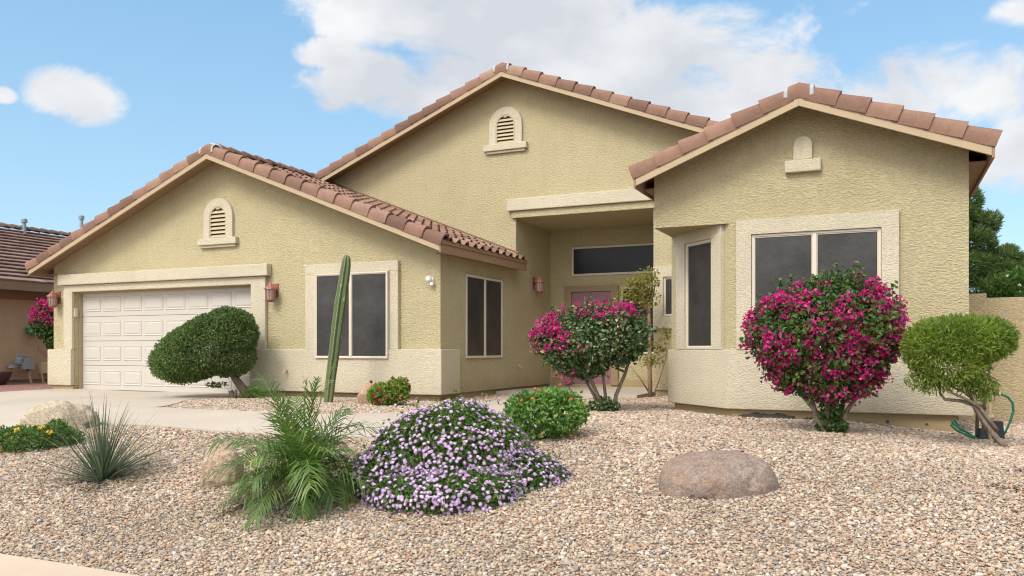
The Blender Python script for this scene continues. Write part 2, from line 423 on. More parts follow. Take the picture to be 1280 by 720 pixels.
RPROF = [(.045, -.075), (.052, -.02), (.050, .045), (.028, .09), (-.02, .118), (-.08, .118), (-.13, .09), (-.17, .03)]
def rake_row(mb, top, bot, outward, nrm, mortar=None, expo=.375):
    """rake tiles from the apex down to the eave: overlapping L-shaped barrels"""
    T, B, O, Nn = Vector(top), Vector(bot), Vector(outward), Vector(nrm)
    D = (B - T); L = D.length; D.normalize(); n = int(round(L / expo)); e = L / n; rs = random.Random(int(L * 100))
    for k in range(n):
        s0, s1 = L - k * e, L - (k + 1) * e - .05          # from the lower end up
        s0 += rs.uniform(-.006, .006); lift = rs.uniform(-.004, .004); yj = rs.uniform(-.006, .006)
        a = [T + D * s0 + O * (o * 1.08 + .012 + yj) + Nn * (h * 1.07 + .024 + lift) for o, h in RPROF]
        b = [T + D * max(s1, -.02) + O * (o * .98 - .004 + yj) + Nn * (h * .96 - .006) for o, h in RPROF]
        m = len(RPROF)
        ai = [T + D * s0 + O * (o * .86 - .004 + yj) + Nn * (h * .86 + .014 + lift) for o, h in RPROF]
        mb.add(a + b + ai, [(i, i + 1, m + i + 1, m + i) for i in range(m - 1)] + [(2 * m + i, 2 * m + i + 1, i + 1, i) for i in range(m - 1)] + [(0, m, 2 * m - 1, m - 1)][:0], rs.random())

def ridge_row(mb, a, b, rad=.12, expo=.36):
    A, B = Vector(a), Vector(b); D = B - A; L = D.length; D.normalize(); n = int(L / expo) + 1; rs = random.Random(9)
    side = D.cross(Vector((0, 0, 1))).normalized()
    for k in range(n):
        s0, s1 = k * expo, min(L, (k + 1) * expo + .05)
        vs = []
        for i in range(9):
            t = PI * i / 8
            for s, r_, z in ((s0, rad * 1.05, .03), (s1, rad * .93, .0), (s0, rad * .9, .02)):
                vs.append(A + D * s + side * (math.cos(t) * r_) + Vector((0, 0, math.sin(t) * r_ * .85 - .02 + z)))
        fs = []
        for i in range(8): fs += [(3 * i, 3 * i + 3, 3 * i + 4, 3 * i + 1), (3 * i + 2, 3 * i + 5, 3 * i + 3, 3 * i)]
        mb.add(vs, fs, rs.random())

def gable_roof(parent, xr, zr, xl, xright, y0, y1, field=(True, True), slope=SLOPE, y1l=None):
    """gable with its ridge along Y; y0 is the rake facing the street"""
    deck = MB(); k = math.sqrt(1 + slope * slope)
    for sgn, xe in ((-1, xl), (1, xright)):
        w = abs(xe - xr); ze = zr - slope * w
        pts = [(xr, y0, zr), (xe, y0, ze), (xe, y0, ze - .03), (xr, y0, zr - .03)]
        deck.prism(pts, (0, y1 - y0, 0), .5)
    roof = deck.build('roof', M['eave'], parent)
    tl = MB()
    for sgn, xe, on in ((-1, xl, field[0]), (1, xright, field[1])):
        if not on: continue
        w = abs(xe - xr); ze = zr - slope * w; Ls = w * k - .06
        up = Vector((-sgn, 0, slope)).normalized(); nr = Vector((sgn * slope, 0, 1)).normalized()
        roof_field(tl, Vector((xe, y0 + .13, ze)) + nr * .004, (0, 1, 0), up, nr, y1 - y0 - .13, Ls)
    if tl.v: tl.build('roof_tiles', M['tile'], roof, smooth=True, fix=False, angle=50)
    rk = MB()
    for sgn, xe in ((-1, xl), (1, xright)):
        w = abs(xe - xr); ze = zr - slope * w; nr = Vector((sgn * slope, 0, 1)).normalized()
        rake_row(rk, (xr + sgn * .10, y0, zr - slope * .10), (xe + sgn * .06, y0, ze - slope * .06), (0, -1, 0), nr)
    # the saddle tile over the apex
    vs = []; m = len(RPROF)
    for q in (-.15, -.07, 0, .07, .15):
        for o, h in RPROF: vs.append((xr + q, y0 - o * 1.03 + .0, zr - slope * abs(q) * .8 + h * 1.05 + .012))
    rk.add(vs, [(a * m + i, a * m + i + 1, (a + 1) * m + i + 1, (a + 1) * m + i) for a in range(4) for i in range(m - 1)] + [tuple(range(m)), tuple(range(4 * m, 5 * m))], .4)
    rk.build('rake_tiles', M['tile'], roof, smooth=True, angle=50)
    mo = MB()
    for q in (-.15, .15):
        vs = []
        for dq in (-.022, .022):
            for o, h in RPROF[1:]: vs.append((xr + q + dq, y0 - o * 1.08, zr - slope * abs(q) * .8 + h * 1.10 + .014))
        mm = m - 1
        mo.add(vs, [(i, i + 1, mm + i + 1, mm + i) for i in range(mm - 1)])
    mo.lathe([(.15, -.02), (.14, .03), (.09, .075), (.03, .09)], (xr, y0 + .18, zr + .085), 12)
    mo.build('mortar', M['mortar'], roof, smooth=True)
    rd = MB(); ridge_row(rd, (xr, y0 + .2, zr + .075), (xr, y1, zr + .075)); rd.build('ridge_tiles', M['tile'], roof, smooth=True, fix=False, angle=60)
    # rake boards and eave boards
    fa = MB()
    for sgn, xe in ((-1, xl), (1, xright)):
        ze = zr - slope * abs(xe - xr)
        fa.prism([(xr, y0 - .002, zr - .005), (xe, y0 - .002, ze - .005), (xe, y0 - .002, ze - .165), (xr, y0 - .002, zr - .165)], (0, -.035, 0))
    fa.build('rake_board', M['fascia'], roof, bevel=.004)
    for sgn, xe in ((-1, xl), (1, xright)):
        ea = MB(); ze = zr - slope * abs(xe - xr); a, b = sorted((xe + sgn * .002, xe + sgn * .03)); a2, b2 = sorted((xe + sgn * .031, xe + sgn * .05))
        ea.box(a, b, y0 - .0365, y1 - .02, ze - .19, ze + .035); ea.box(a2, b2, y0 - .030, y1 - .03, ze - .045, ze + .02)
        # closed soffit back to the wall
        c, d = sorted((xe - sgn * .004, xe - sgn * .30)); ea.box(c, d, y0 + .40, y1 - .02, ze - .16, ze - .13)
        ea.build('eave_board', M['eave'], roof)
    return roof

# ------------------------------------------------------------------ the house
house = thing('house', 'single-storey tan stucco house with three clay-tiled gables and an attached garage', 'house', (-7, 12, 0))
HOFF = Vector((-7, 12, 0))
class HB(MB):                     # a builder whose points are given in world metres but stored under the house
    def build(self, name, mat_, parent=None, **k):
        o = super().build(name, mat_, parent or house, **k)
        if (parent or house) is house: o.location = -HOFF
        return o

GY = 12.12; GX0, GX1 = -16.57, -6.86; GXR, GZR = -11.68, 4.67
MY = 15.25; MXR, MZR = -6.98, 6.53
WY = 10.85; WX0, WX1 = -2.83, .90; WXR, WZR = -.94, 4.01
def under(x, xr, zr): return zr - .034 - SLOPE * abs(x - xr)

w = HB()   # garage walls
DX0, DX1, DH = -15.9, -10.95, 2.13
g = [(GX0, .12), (DX0, .12), (DX0, DH), (DX1, DH), (DX1, .12), (GX1, .12), (GX1, under(GX1, GXR, GZR)), (GXR, under(GXR, GXR, GZR)), (GX0, under(GX0, GXR, GZR))]
w.prism([(x, GY, z) for x, z in g], (0, .2, 0))
w.prism([(GX1, GY + .2, .12), (GX1, 17.15, .12), (GX1, 17.15, 3.58), (GX1, MY + .003, 3.58), (GX1, MY + .003, 2.72), (GX1, GY + .2, 2.72)], (-.2, 0, 0))
w.box(GX0, GX0 + .2, GY + .2, 24, .12, 2.7)
w.build('wall', M['stucco'])
w = HB()   # main gable front with the entry opening
OX0, OX1, OH = GX1 - .004, -3.99, 3.575
MXL, MXRr = -11.45, -2.45
g = [(MXL, 2.0), (OX0, 2.0), (OX0, OH), (OX1, OH), (OX1, .12), (MXRr, .12), (MXRr, under(MXRr, MXR, MZR)), (MXR, under(MXR, MXR, MZR)), (MXL, under(MXL, MXR, MZR))]
w.prism([(x, MY, z) for x, z in g], (0, .2, 0))
w.box(OX1, OX1 + .2, MY + .2, 17.15, .12, OH)
w.box(GX1 - .2, OX1 + .2, 17.15, 17.35, .12, OH + .2)
w.box(GX1 + .002, OX1 - .002, MY + .2, 17.148, OH, OH + .15)
w.box(MXL, MXL + .2, MY + .2, 24, 2.0, 4.7); w.box(MXRr - .2, MXRr, MY + .2, 24, 2.0, 4.7)
w.build('wall', M['stucco'])
w = HB()   # right wing: full gable above, one corner cut off below
g = [(WX0, 2.535), (WX1, 2.535), (WX1, under(WX1, WXR, WZR)), (WXR, under(WXR, WXR, WZR)), (WX0, under(WX0, WXR, WZR))]
w.prism([(x, WY, z) for x, z in g], (0, MY - .01 - WY, 0))
CH = 1.0
plan = [(WX0 + CH, WY), (WX1, WY), (WX1, MY - .01), (WX0, MY - .01), (WX0, WY + CH)]
w.prism([(x, y, .13) for x, y in plan], (0, 0, 2.405))
w.box(WX1 - .3, WX1 - .002, MY, 24, .13, 3.2)
w.build('wall', M['stucco'])

# foundation strips, set back below the stucco
f = HB()
f.prism([(x, y, -.35) for x, y in [(WX0 + CH + .03, WY + .03), (WX1 - .1, WY + .03), (WX1 - .1, MY - .05), (WX0 + .04, MY - .05), (WX0 + .04, WY + CH + .03)]], (0, 0, .475))
f.build('foundation', M['found'])
for bx_ in ((DX1 + .02, GX1 - .03, GY + .02, GY + .15, -.2, .115), (GX1 - .15, GX1 - .031, GY + .152, 17.1, -.2, .115), (GX0 + .03, DX0, GY - .05, GY + .15, -.2, .115),
            (OX1 + .03, WX0, MY + .03, MY + .15, -.2, .115), (GX1, OX1, 17.12, 17.16, -.1, .24)):
    f = HB(); f.box(*bx_); f.build('foundation', M['found'])

# light wainscot bands
t = HB()
t.prism([(x, y, .12) for x, y in [(DX1, 12.02), (GX1 + .07, 12.02), (GX1 + .07, 12.70), (GX1 + .002, 12.70), (GX1 + .002, GY - .002), (DX1, GY - .002)]], (0, 0, .775))
t.build('wainscot', M['trim'], bevel=.012)
t = HB(); t.prism([(x, y, .12) for x, y in [(GX0 - .07, 12.02), (DX0, 12.02), (DX0, GY - .002), (GX0 - .002, GY - .002), (GX0 - .002, 12.9), (GX0 - .07, 12.9)]], (0, 0, .775))
t.build('wainscot', M['trim'], bevel=.012)
t = HB(); q = .05; qq = q * .4142
t.prism([(x, y, .12) for x, y in [(WX0 + CH - qq, WY - q), (WX1 + q, WY - q), (WX1 + q, 13.5), (WX1 + .002, 13.5), (WX1 + .002, WY - .002), (WX0 + CH, WY - .002), (WX0 - .002, WY + CH), (WX0 - .002, 14.5), (WX0 - q, 14.5), (WX0 - q, WY + CH - qq)]], (0, 0, .77))
t.build('wainscot', M['trim'], bevel=.012)

# garage opening surround
t = HB()
g = [(-16.17, .897), (DX0, .897), (DX0, DH), (DX1, DH), (DX1, .897), (-10.60, .897), (-10.60, 2.275), (-16.17, 2.275)]
t.prism([(x, 12.05, z) for x, z in g], (0, GY - .002 - 12.05, 0))
t.build('garage_surround', M['trim'], bevel=.01)
t = HB(); t.box(-16.27, -10.50, 11.98, GY - .002, 2.278, 2.505); t.build('lintel', M['trim'], bevel=.014)
t = HB(); t.box(-7.02, -3.86, 15.13, MY - .002, 3.72, 3.965); t.build('lintel', M['trim'], bevel=.014)
t = HB(); t.box(-6.94, -3.91, 15.19, MY - .002, 3.578, 3.718); t.build('lintel', M['stucco'], bevel=.01)

# garage door: four sections of eight raised panels
gd = HB(); yd = 12.29
for r_ in range(4):
    z0, z1 = .03 + r_ * .525, .03 + (r_ + 1) * .525 - .008
    gd.box(DX0 + .01, DX1 - .01, yd, yd + .05, z0, z1, .5)
    for c_ in range(8):
        a = DX0 + .06 + c_ * .611; b = a + .53; i = .028
        z2, z3 = z0 + .10, z1 - .10
        # recessed moulding then raised field
        o_ = [(a, yd - .001, z2), (b, yd - .001, z2), (b, yd - .001, z3), (a, yd - .001, z3)]
        n1 = [(a + .012, yd - .0125, z2 + .012), (b - .012, yd - .0125, z2 + .012), (b - .012, yd - .0125, z3 - .012), (a + .012, yd - .0125, z3 - .012)]
        n2 = [(a + .035, yd - .003, z2 + .035), (b - .035, yd - .003, z2 + .035), (b - .035, yd - .003, z3 - .035), (a + .035, yd - .003, z3 - .035)]
        n3 = [(a + .065, yd - .0125, z2 + .06), (b - .065, yd - .0125, z2 + .06), (b - .065, yd - .0125, z3 - .06), (a + .065, yd - .0125, z3 - .06)]
        gd.add(o_ + n1 + n2 + n3, [(k + j, k + (j + 1) % 4, k + 4 + (j + 1) % 4, k + 4 + j) for k in (0, 4, 8) for j in range(4)] + [(12, 13, 14, 15)])
gdo = gd.build('garage_door', M['door'])
def under_door(name, mb, m):
    o = MB.build(mb, name, m, gdo); return o
s_ = MB(); s_.box(DX0 + .002, DX0 + .03, 12.225, 12.285, .02, DH); s_.box(DX1 - .03, DX1 - .002, 12.225, 12.285, .02, DH); s_.box(DX0 + .031, DX1 - .031, 12.225, 12.285, DH - .03, DH - .002)
under_door('door_stop', s_, M['fascia'])
s_ = MB(); s_.box(DX0 + .02, DX1 - .02, 12.275, 12.33, .005, .028); under_door('weather_seal', s_, M['black'])

# windows
def frameX(x, y): return lambda u, v, n: Vector((x + u, y - n, v))                     # facing the street
def frameS(x, y): return lambda u, v, n: Vector((x + n, y + u, v))                      # facing +X
def frameD(x, y):                                                                         # facing the cut corner
    k = math.sqrt(.5); return lambda u, v, n: Vector((x + u * k - n * k, y - u * k - n * k, v))
def window(fr, u0, u1, z0, z1, panes=2, trim=None, n0=.004, glass='screen', tn=.05, hasframe=True):
    wn = HB(); fw = .028
    wn.fbox(fr, u0, u1, z1 - fw, z1, n0, n0 + .03); wn.fbox(fr, u0, u1, z0, z0 + fw, n0, n0 + .03)
    wn.fbox(fr, u0, u0 + fw, z0 + fw, z1 - fw, n0, n0 + .03); wn.fbox(fr, u1 - fw, u1, z0 + fw, z1 - fw, n0, n0 + .03)
    edges = [u0 + fw] + [u0 + (u1 - u0) * i / panes for i in range(1, panes)] + [u1 - fw]
    for e in edges[1:-1]: wn.fbox(fr, e - .021, e + .021, z0 + fw, z1 - fw, n0, n0 + .034)
    wo = wn.build('window', M['frame'], bevel=.003)
    for i in range(panes):
        a = edges[i] + (.021 if i else 0); b = edges[i + 1] - (.021 if i < panes - 1 else 0)
        sc = MB(); sc.fbox(fr, a + .001, b - .001, z0 + fw + .001, z1 - fw - .001, n0 - .001, n0 + .012)
        o = sc.build('screen', M[glass], wo)
        bd = MB()                                           # the screen's own thin dark-edged frame
        for (aa, bb, cc, dd) in ((a, b, z0 + fw, z0 + fw + .014), (a, b, z1 - fw - .014, z1 - fw), (a, a + .014, z0 + fw + .014, z1 - fw - .014), (b - .014, b, z0 + fw + .014, z1 - fw - .014)):
            bd.fbox(fr, aa, bb, cc, dd, n0 + .0125, n0 + .019)
        bd.build('screen_frame', M['frame'], wo)
    if trim:
        a, b, c, d = trim; tm = MB()
        tm.fbox(fr, a, b, z1 + .004, d, .002, tn)
        tm.fbox(fr, a, u0 - .004, c, z1 + .004, .002, tn); tm.fbox(fr, u1 + .004, b, c, z1 + .004, .002, tn)
        if c < z0 - .02: tm.fbox(fr, u0 - .004, u1 + .004, c, z0 - .004, .002, tn)
        tm.build('window_trim', M['trim'], wo)
    return wo
fr = frameX(0, GY)
# the garage window sits partly in the wainscot: sill level set in the band
window(frameX(0, 12.02), -9.40, -7.84, .735, 2.26, 2, None, n0=.004)
tm = HB()
tm.box(-9.66, -7.66, 12.04, GY - .002, 2.264, 2.44); tm.box(-9.66, -9.404, 12.04, GY - .002, .898, 2.264); tm.box(-7.836, -7.66, 12.04, GY - .002, .898, 2.264)
tm.box(-9.404, -7.836, 12.0205, GY - .002, .898, 2.262)
tm.build('window_trim', M['trim'], bevel=.01)
window(frameS(GX1, 0), 13.02, 14.54, .735, 2.25, 2, None)
window(frameX(0, WY), -1.545, -.03, .90, 2.365, 2, (-1.735, .165, .892, 2.56), tn=.06)
fd = frameD(WX0, WY + CH)
window(fd, .43, 1.07, .90, 2.38, 1, (.20, 1.30, .892, 2.533), tn=.055)
window(frameX(0, MY), -3.79, -3.1, 1.52, 2.26, 1, (-3.985, -2.9, 1.29, 2.46), tn=.06)
fe = frameX(0, 17.15)
window(fe, -6.34, -4.15, 2.53, 3.17, 1, None, glass='glass')
window(fe, -5.20, -4.15, .80, 2.25, 1, None, glass='glass')

# front door
d_ = HB(); d_.box(-6.50, -6.335, 17.08, 17.148, .11, 2.30); d_.box(-5.42, -5.26, 17.08, 17.148, .11, 2.30); d_.box(-6.335, -5.42, 17.08, 17.148, 2.17, 2.30)
d_.build('door_casing', M['casing'], bevel=.006)
d_ = HB(); d_.box(-6.333, -5.422, 17.115, 17.147, .13, 2.168)
for a in (-6.26, -5.84):
    for z0, z1 in ((.30, 1.05), (1.2, 2.06)):
        d_.fbox(fe, a, a + .34, z0, z1, .035, .046); d_.fbox(fe, a + .05, a + .29, z0 + .05, z1 - .05, .046, .052)
dro = d_.build('front_door', M['mauve'], bevel=.004)
h_ = MB(); h_.fbox(fe, -5.8825, -5.8725, .16, 2.16, .0325, .036); h_.build('door_joint', M['black'], dro)
h_ = MB(); h_.tube([(-5.52, 17.11, 1.02), (-5.52, 17.05, 1.02)], .028, 10); h_.tube([(-5.52, 17.055, 1.02), (-5.62, 17.05, 1.02)], .012, 8); h_.build('handle', M['brass'], dro)

# arched gable vents
def arch_pts(cx, zb, zs, r_, n=18): return [(cx - r_, zb)] + [(cx - r_ * math.cos(PI * i / n), zs + r_ * math.sin(PI * i / n)) for i in range(n + 1)] + [(cx + r_, zb)]
def vent(cx, y, z0, ztop):
    R, r_ = .37, .215; zs = ztop - R
    v = HB(); A = arch_pts(cx, z0, zs, R); B = arch_pts(cx, z0, zs, r_)
    n = len(A); ys = y - .055
    vs = [(x, ys, z) for x, z in A] + [(x, ys, z) for x, z in B] + [(x, y - .001, z) for x, z in A] + [(x, y - .001, z) for x, z in B]
    fs = []
    for i in range(n - 1): fs += [(i, i + 1, n + i + 1, n + i), (i, 2 * n + i, 2 * n + i + 1, i + 1), (n + i, n + i + 1, 3 * n + i + 1, 3 * n + i)]
    v.add(vs, fs)
    vo = v.build('gable_vent', M['trim'], smooth=True, angle=35)
    s1 = MB(); s1.box(cx - .49, cx + .49, y - .10, y - .002, z0 - .13, z0); s1.build('sill', M['trim'], vo, bevel=.012)
    s1 = MB(); s1.box(cx - .44, cx + .44, y - .06, y - .002, z0 - .18, z0 - .132); s1.build('sill', M['trim'], vo, bevel=.01)
    bk = MB(); bk.prism([(x, y - .003, z) for x, z in B], (0, -.004, 0)); bk.build('vent_backing', M['black'], vo)
    lv = MB(); k = 8; hgt = (zs + r_ - z0)
    for i in range(k):
        za = z0 + .01 + i * hgt / k
        zt = za + .05
        hw = r_ - .012 if zt < zs else math.sqrt(max(.0001, (r_ - .012) ** 2 - (zt - zs) ** 2))
        if hw < .03: continue
        lv.prism([(cx - hw, y - .050, za), (cx + hw, y - .050, za), (cx + hw, y - .012, za + .055), (cx - hw, y - .012, za + .055)], (0, -.006, .004))
    rim = arch_pts(cx, z0 + .004, zs, r_ - .004); rin = arch_pts(cx, z0 + .004, zs, r_ - .03); n = len(rim)
    lv.add([(x, y - .05, z) for x, z in rim] + [(x, y - .05, z) for x, z in rin], [(i, i + 1, n + i + 1, n + i) for i in range(n - 1)])
    lv.build('louvre', M['louver'], vo)
vent(-11.79, GY, 3.06, 3.84)
vent(-7.08, MY, 5.12, 5.88)
# blind arch ornament on the wing gable
o_ = HB(); o_.prism([(x, WY - .001, z) for x, z in arch_pts(-.925, 3.27, 3.455, .115)], (0, -.05, 0)); o_.box(-1.14, -.71, WY - .075, WY - .001, 3.115, 3.268)
o_.build('gable_ornament', M['trim'], bevel=.014)

# coach lamps
def coach_lamp(fr):
    b = HB(); b.fbox(fr, -.065, .065, -.06, .20, .002, .022)
    b.tube([fr(0, .12, .02), fr(0, .16, .08), fr(0, .155, .15)], .012, 8)
    b.tube([fr(0, .0, .02), fr(0, -.03, .06), fr(0, .02, .13)], .008, 6)
    lo = b.build('wall_lamp', M['copper'], bevel=.004)
    c = fr(0, 0, .15)
    k = MB(); k.lathe([(.125, .085), (.12, .10), (.085, .135), (.05, .165), (.03, .19), (.012, .21), (.016, .225), (.004, .245)], c, 8); k.build('lamp_cap', M['copper'], lo)
    k = MB(); k.lathe([(.03, -.155), (.07, -.14), (.085, -.12), (.085, -.105)], c, 8)
    for i in range(8):
        a = 2 * PI * (i + .5) / 8; k.tube([c + Vector((.078 * math.cos(a), .078 * math.sin(a), -.11)), c + Vector((.10 * math.cos(a), .10 * math.sin(a), .09))], .008, 5)
    k.build('lamp_cage', M['copper'], lo)
    k = MB(); k.lathe([(.062, -.104), (.088, .084)], c, 8); k.build('lamp_glass', M['lampglass'], lo)
def shifted(fr, u, v): return lambda a, b, n: fr(a + u, b + v, n)
coach_lamp(shifted(frameX(0, GY), -16.40, 1.95)); coach_lamp(shifted(frameX(0, GY), -10.40, 1.93)); coach_lamp(shifted(frameS(GX1, 0), 16.15, 2.25))

# small fittings
m_ = HB(); f1 = shifted(frameX(0, GY), -7.02, 2.07); m_.fbox(f1, -.04, .04, -.05, .05, .002, .03)
m_.lathe([(.02, 0), (.05, .01), (.055, .05), (.03, .09), (.01, .095)], f1(-.02, -.02, .09), 12); m_.lathe([(.02, 0), (.035, .02), (.03, .06), (.01, .07)], f1(.03, -.10, .07), 12); m_.tube([f1(0, 0, .03), f1(-.02, 0, .09)], .02, 8)
m_.build('motion_light', M['white'], smooth=True, angle=40)
m_ = HB(); m_.box(DX0 - .0005, DX0 + .03, 12.10, 12.17, 1.60, 1.78); m_.build('door_keypad', M['frame'], bevel=.006)
def tap(fr):
    b = HB(); b.tube([fr(0, 0, .002), fr(0, 0, .06), fr(0, -.02, .09), fr(0, -.06, .10)], [.016, .014, .014, .012], 8); b.tube([fr(-.03, .035, .06), fr(.03, .035, .06)], .008, 6); b.tube([fr(0, 0, .06), fr(0, .035, .06)], .006, 6)
    b.build('tap', M['pvc'])
tap(shifted(frameS(GX1, 0), 15.3, .56)); tap(shifted(frameX(0, 12.02), -10.05, .5))
# the patch of scuffed, peeling foundation under the wing window
rs = random.Random(4); SC = paint('exposed_concrete', (.075, .07, .065), .95, .4, 30, .3)
def scuff(x0, x1, zc, hh):
    sc = HB(); n = 22; top = [(x0 + (x1 - x0) * i / n, WY + .028, zc + hh * (.5 + .5 * rs.random()) * math.sin(PI * min(.97, max(.03, i / n))) ** .4) for i in range(n + 1)]
    bot = [(x, y, zc - hh * (.4 + .6 * rs.random())) for x, y, z in top]
    for i in range(n): sc.add([bot[i], bot[i + 1], top[i + 1], top[i]], [(0, 1, 2, 3)])
    sc.build('scuff', SC, fix=False)
scuff(-1.72, -1.02, .03, .06); scuff(-.95, -.74, .0, .055); scuff(.02, .06, .02, .03); scuff(.45, .48, 0, .02)

# roofs
def hroof(*a, **k):
    r = gable_roof(house, *a, **k); r.location = -HOFF; return r
hroof(GXR, GZR, -16.74, -6.63, 11.70, 15.23, (True, True))
hroof(MXR, MZR, -11.75, -2.25, 14.82, 24.5, (True, True))
hroof(WXR, WZR, WXR - 2.03, WXR + 2.03, 10.47, 15.235, (True, True))
# roof edges behind, so that the place holds from the side
b = HB(); b.prism([(GXR, 15.24, GZR), (-16.74, 15.24, GZR - SLOPE * 5.06), (-16.74, 15.24, GZR - SLOPE * 5.06 - .1), (GXR, 15.24, GZR - .1)], (0, 9, 0)); b.build('roof', M['tile'])
b = HB(); b.prism([(WXR, 15.46, WZR), (WXR + 2.03, 15.46, WZR - SLOPE * 2.03), (WXR + 2.03, 15.46, WZR - SLOPE * 2.03 - .1), (WXR, 15.46, WZR - .1), ], (0, 8.5, 0)); b.build('roof', M['tile'])
fl = HB(); fl.tube([(GXR + .02, 15.15, GZR + .12), (-6.75, 15.15, GZR + .12 - SLOPE * 4.9)], .02, 6); fl.build('roof_flashing', M['tile'])

# ------------------------------------------------------------------ foliage tools
def rvec(rng, n):
    v = rng.normal(size=(n, 3)); return v / np.linalg.norm(v, axis=1, keepdims=True)
def unit(v): return v / np.maximum(1e-6, np.linalg.norm(v, axis=1, keepdims=True))
def lumps(p, rng, f):
    s = np.zeros(len(p))
    for k in range(5):
        s += np.sin(p @ (rvec(rng, 1)[0] * f * (1 + .45 * k)) + rng.uniform(0, 6.28)) / (1 + .35 * k)
    return s / 2.6
def rotY(p, a):
    c, s = math.cos(a), math.sin(a); q = p.copy(); q[:, 0] = p[:, 0] * c + p[:, 2] * s; q[:, 2] = -p[:, 0] * s + p[:, 2] * c; return q
def crown(lobes, n, rng, shell=.35, lump=.12, freq=6, keepin=.72, zmin=None, pw=1.6, twig=0.05):
    """points and outward normals in the outer shell of a union of ellipsoids"""
    L = [l if len(l) == 7 else (*l, 0.0) for l in lobes]
    wgt = np.array([(l[3] * l[4] + l[4] * l[5] + l[3] * l[5]) for l in L]); wgt /= wgt.sum()
    sd = int(rng.integers(1e6)); Ps, Ns, Rs = [], [], []
    for i, l in enumerate(L):
        k = int(n * wgt[i] * 1.25) + 1; d = rvec(rng, k); rad = np.array(l[3:6])
        lr = np.random.default_rng(sd + i)
        fac = 1 - shell * rng.random(k) ** pw
        out = np.where(rng.random(k) < .06, twig * rng.random(k), 0)
        p = d * rad; amp = 1 + lump * lumps(p, lr, freq)
        p = p * (fac * amp + out)[:, None]; nn = unit(d / rad)
        p, nn = rotY(p, l[6]), rotY(nn, l[6]); p = p + np.array(l[:3])
        ok = np.ones(k, bool)
        for j, m in enumerate(L):
            if j == i: continue
            q = rotY(p - np.array(m[:3]), -m[6]) / np.array(m[3:6]); ok &= (q * q).sum(1) > keepin ** 2
        if zmin is not None: ok &= p[:, 2] > zmin
        Ps.append(p[ok]); Ns.append(nn[ok]); Rs.append(fac[ok])
    return np.concatenate(Ps), np.concatenate(Ns), np.concatenate(Rs)
def leaf_mesh(P, Nn, rng, length, width, face=.6, lift=.3, fold=.18, lenvar=.3, drop=0.0):
    n = len(P); nrm = unit(Nn * face + rvec(rng, n) * (1 - face) * 1.3)
    ax = unit(np.cross(nrm, rvec(rng, n)) + Nn * lift + np.array([0, 0, -drop])); side = unit(np.cross(ax, nrm)); nrm = np.cross(side, ax)
    L = length * rng.uniform(1 - lenvar, 1 + lenvar, (n, 1)); W = width * L / length
    V = np.stack([P, P + ax * L * .45 + side * W * .5 + nrm * W * fold, P + ax * L - nrm * L * .12, P + ax * L * .45 - side * W * .5 + nrm * W * fold], 1)
    b = (np.arange(n) * 4)[:, None]
    F = np.concatenate([b + np.array([[0, 1, 2]]), b + np.array([[0, 2, 3]])], 0)
    return V.reshape(-1, 3), F
def leaves(name, parent, m, P, Nn, rng, length, width, clump=0.5, **k):
    V, F = leaf_mesh(P, Nn, rng, length, width, **k)
    r = np.clip(rng.normal(.45, .20, len(P)) + clump * .25 * lumps(P, np.random.default_rng(11), 5), 0, 1)
    return mesh_np(name, V, F, m, parent, rnd=np.repeat(r, 4))

G = {}
G['boug'] = leafmat('bougainvillea_leaf', [(0, (.024, .056, .016)), (.35, (.05, .105, .026)), (.65, (.095, .16, .036)), (.88, (.19, .20, .05)), (1, (.24, .12, .05))])
G['vari'] = leafmat('variegated_leaf', [(0, (.03, .07, .022)), (.4, (.065, .125, .04)), (.60, (.12, .18, .07)), (.76, (.36, .37, .19)), (1, (.56, .52, .31))])
G['pink'] = leafmat('pink_bract', [(0, (.30, .012, .10)), (.4, (.50, .025, .17)), (.75, (.62, .06, .26)), (1, (.72, .17, .38))], .38, .6, .2)
G['topi'] = leafmat('clipped_leaf', [(0, (.05, .085, .026)), (.45, (.125, .19, .055)), (.8, (.20, .27, .085)), (1, (.29, .30, .14))], .3)
G['lant'] = leafmat('lantana_leaf', [(0, (.035, .08, .02)), (.45, (.10, .185, .04)), (.8, (.18, .27, .06)), (1, (.30, .34, .10))])
G['oran'] = leafmat('bush_leaf', [(0, (.045, .11, .026)), (.45, (.12, .24, .045)), (.8, (.20, .33, .07)), (1, (.33, .39, .12))])
G['lime'] = leafmat('feathery_leaf', [(0, (.075, .12, .025)), (.4, (.17, .245, .04)), (.75, (.27, .36, .055)), (1, (.38, .42, .10))], .42)
G['yel'] = leafmat('yellowing_leaf', [(0, (.12, .14, .03)), (.5, (.26, .25, .05)), (1, (.42, .36, .09))], .4)
G['palm'] = leafmat('palm_leaf', [(0, (.04, .09, .022)), (.5, (.115, .20, .042)), (.78, (.25, .32, .09)), (1, (.40, .36, .17))], .3, .4)
G['grass'] = leafmat('blue_green_blade', [(0, (.045, .07, .04)), (.5, (.115, .155, .092)), (.85, (.23, .27, .17)), (1, (.44, .39, .26))], .2, .5)
G['pine'] = leafmat('pine_needle', [(0, (.045, .085, .022)), (.5, (.115, .175, .045)), (1, (.22, .27, .08))], .3)
G['olea'] = leafmat('oleander_leaf', [(0, (.04, .095, .022)), (.5, (.10, .19, .04)), (1, (.19, .28, .07))])
G['lilac'] = leafmat('lilac_floret', [(0, (.36, .19, .40)), (.5, (.55, .35, .585)), (.85, (.67, .50, .685)), (1, (.78, .68, .74))], .3, .7, .1)
G['red'] = leafmat('red_bract', [(0, (.10, .015, .018)), (.6, (.24, .035, .04)), (1, (.40, .12, .09))], .25, .6, .2)
G['orange'] = leafmat('orange_floret', [(0, (.40, .08, .035)), (.5, (.55, .16, .07)), (1, (.60, .28, .10))], .25, .6, .2)
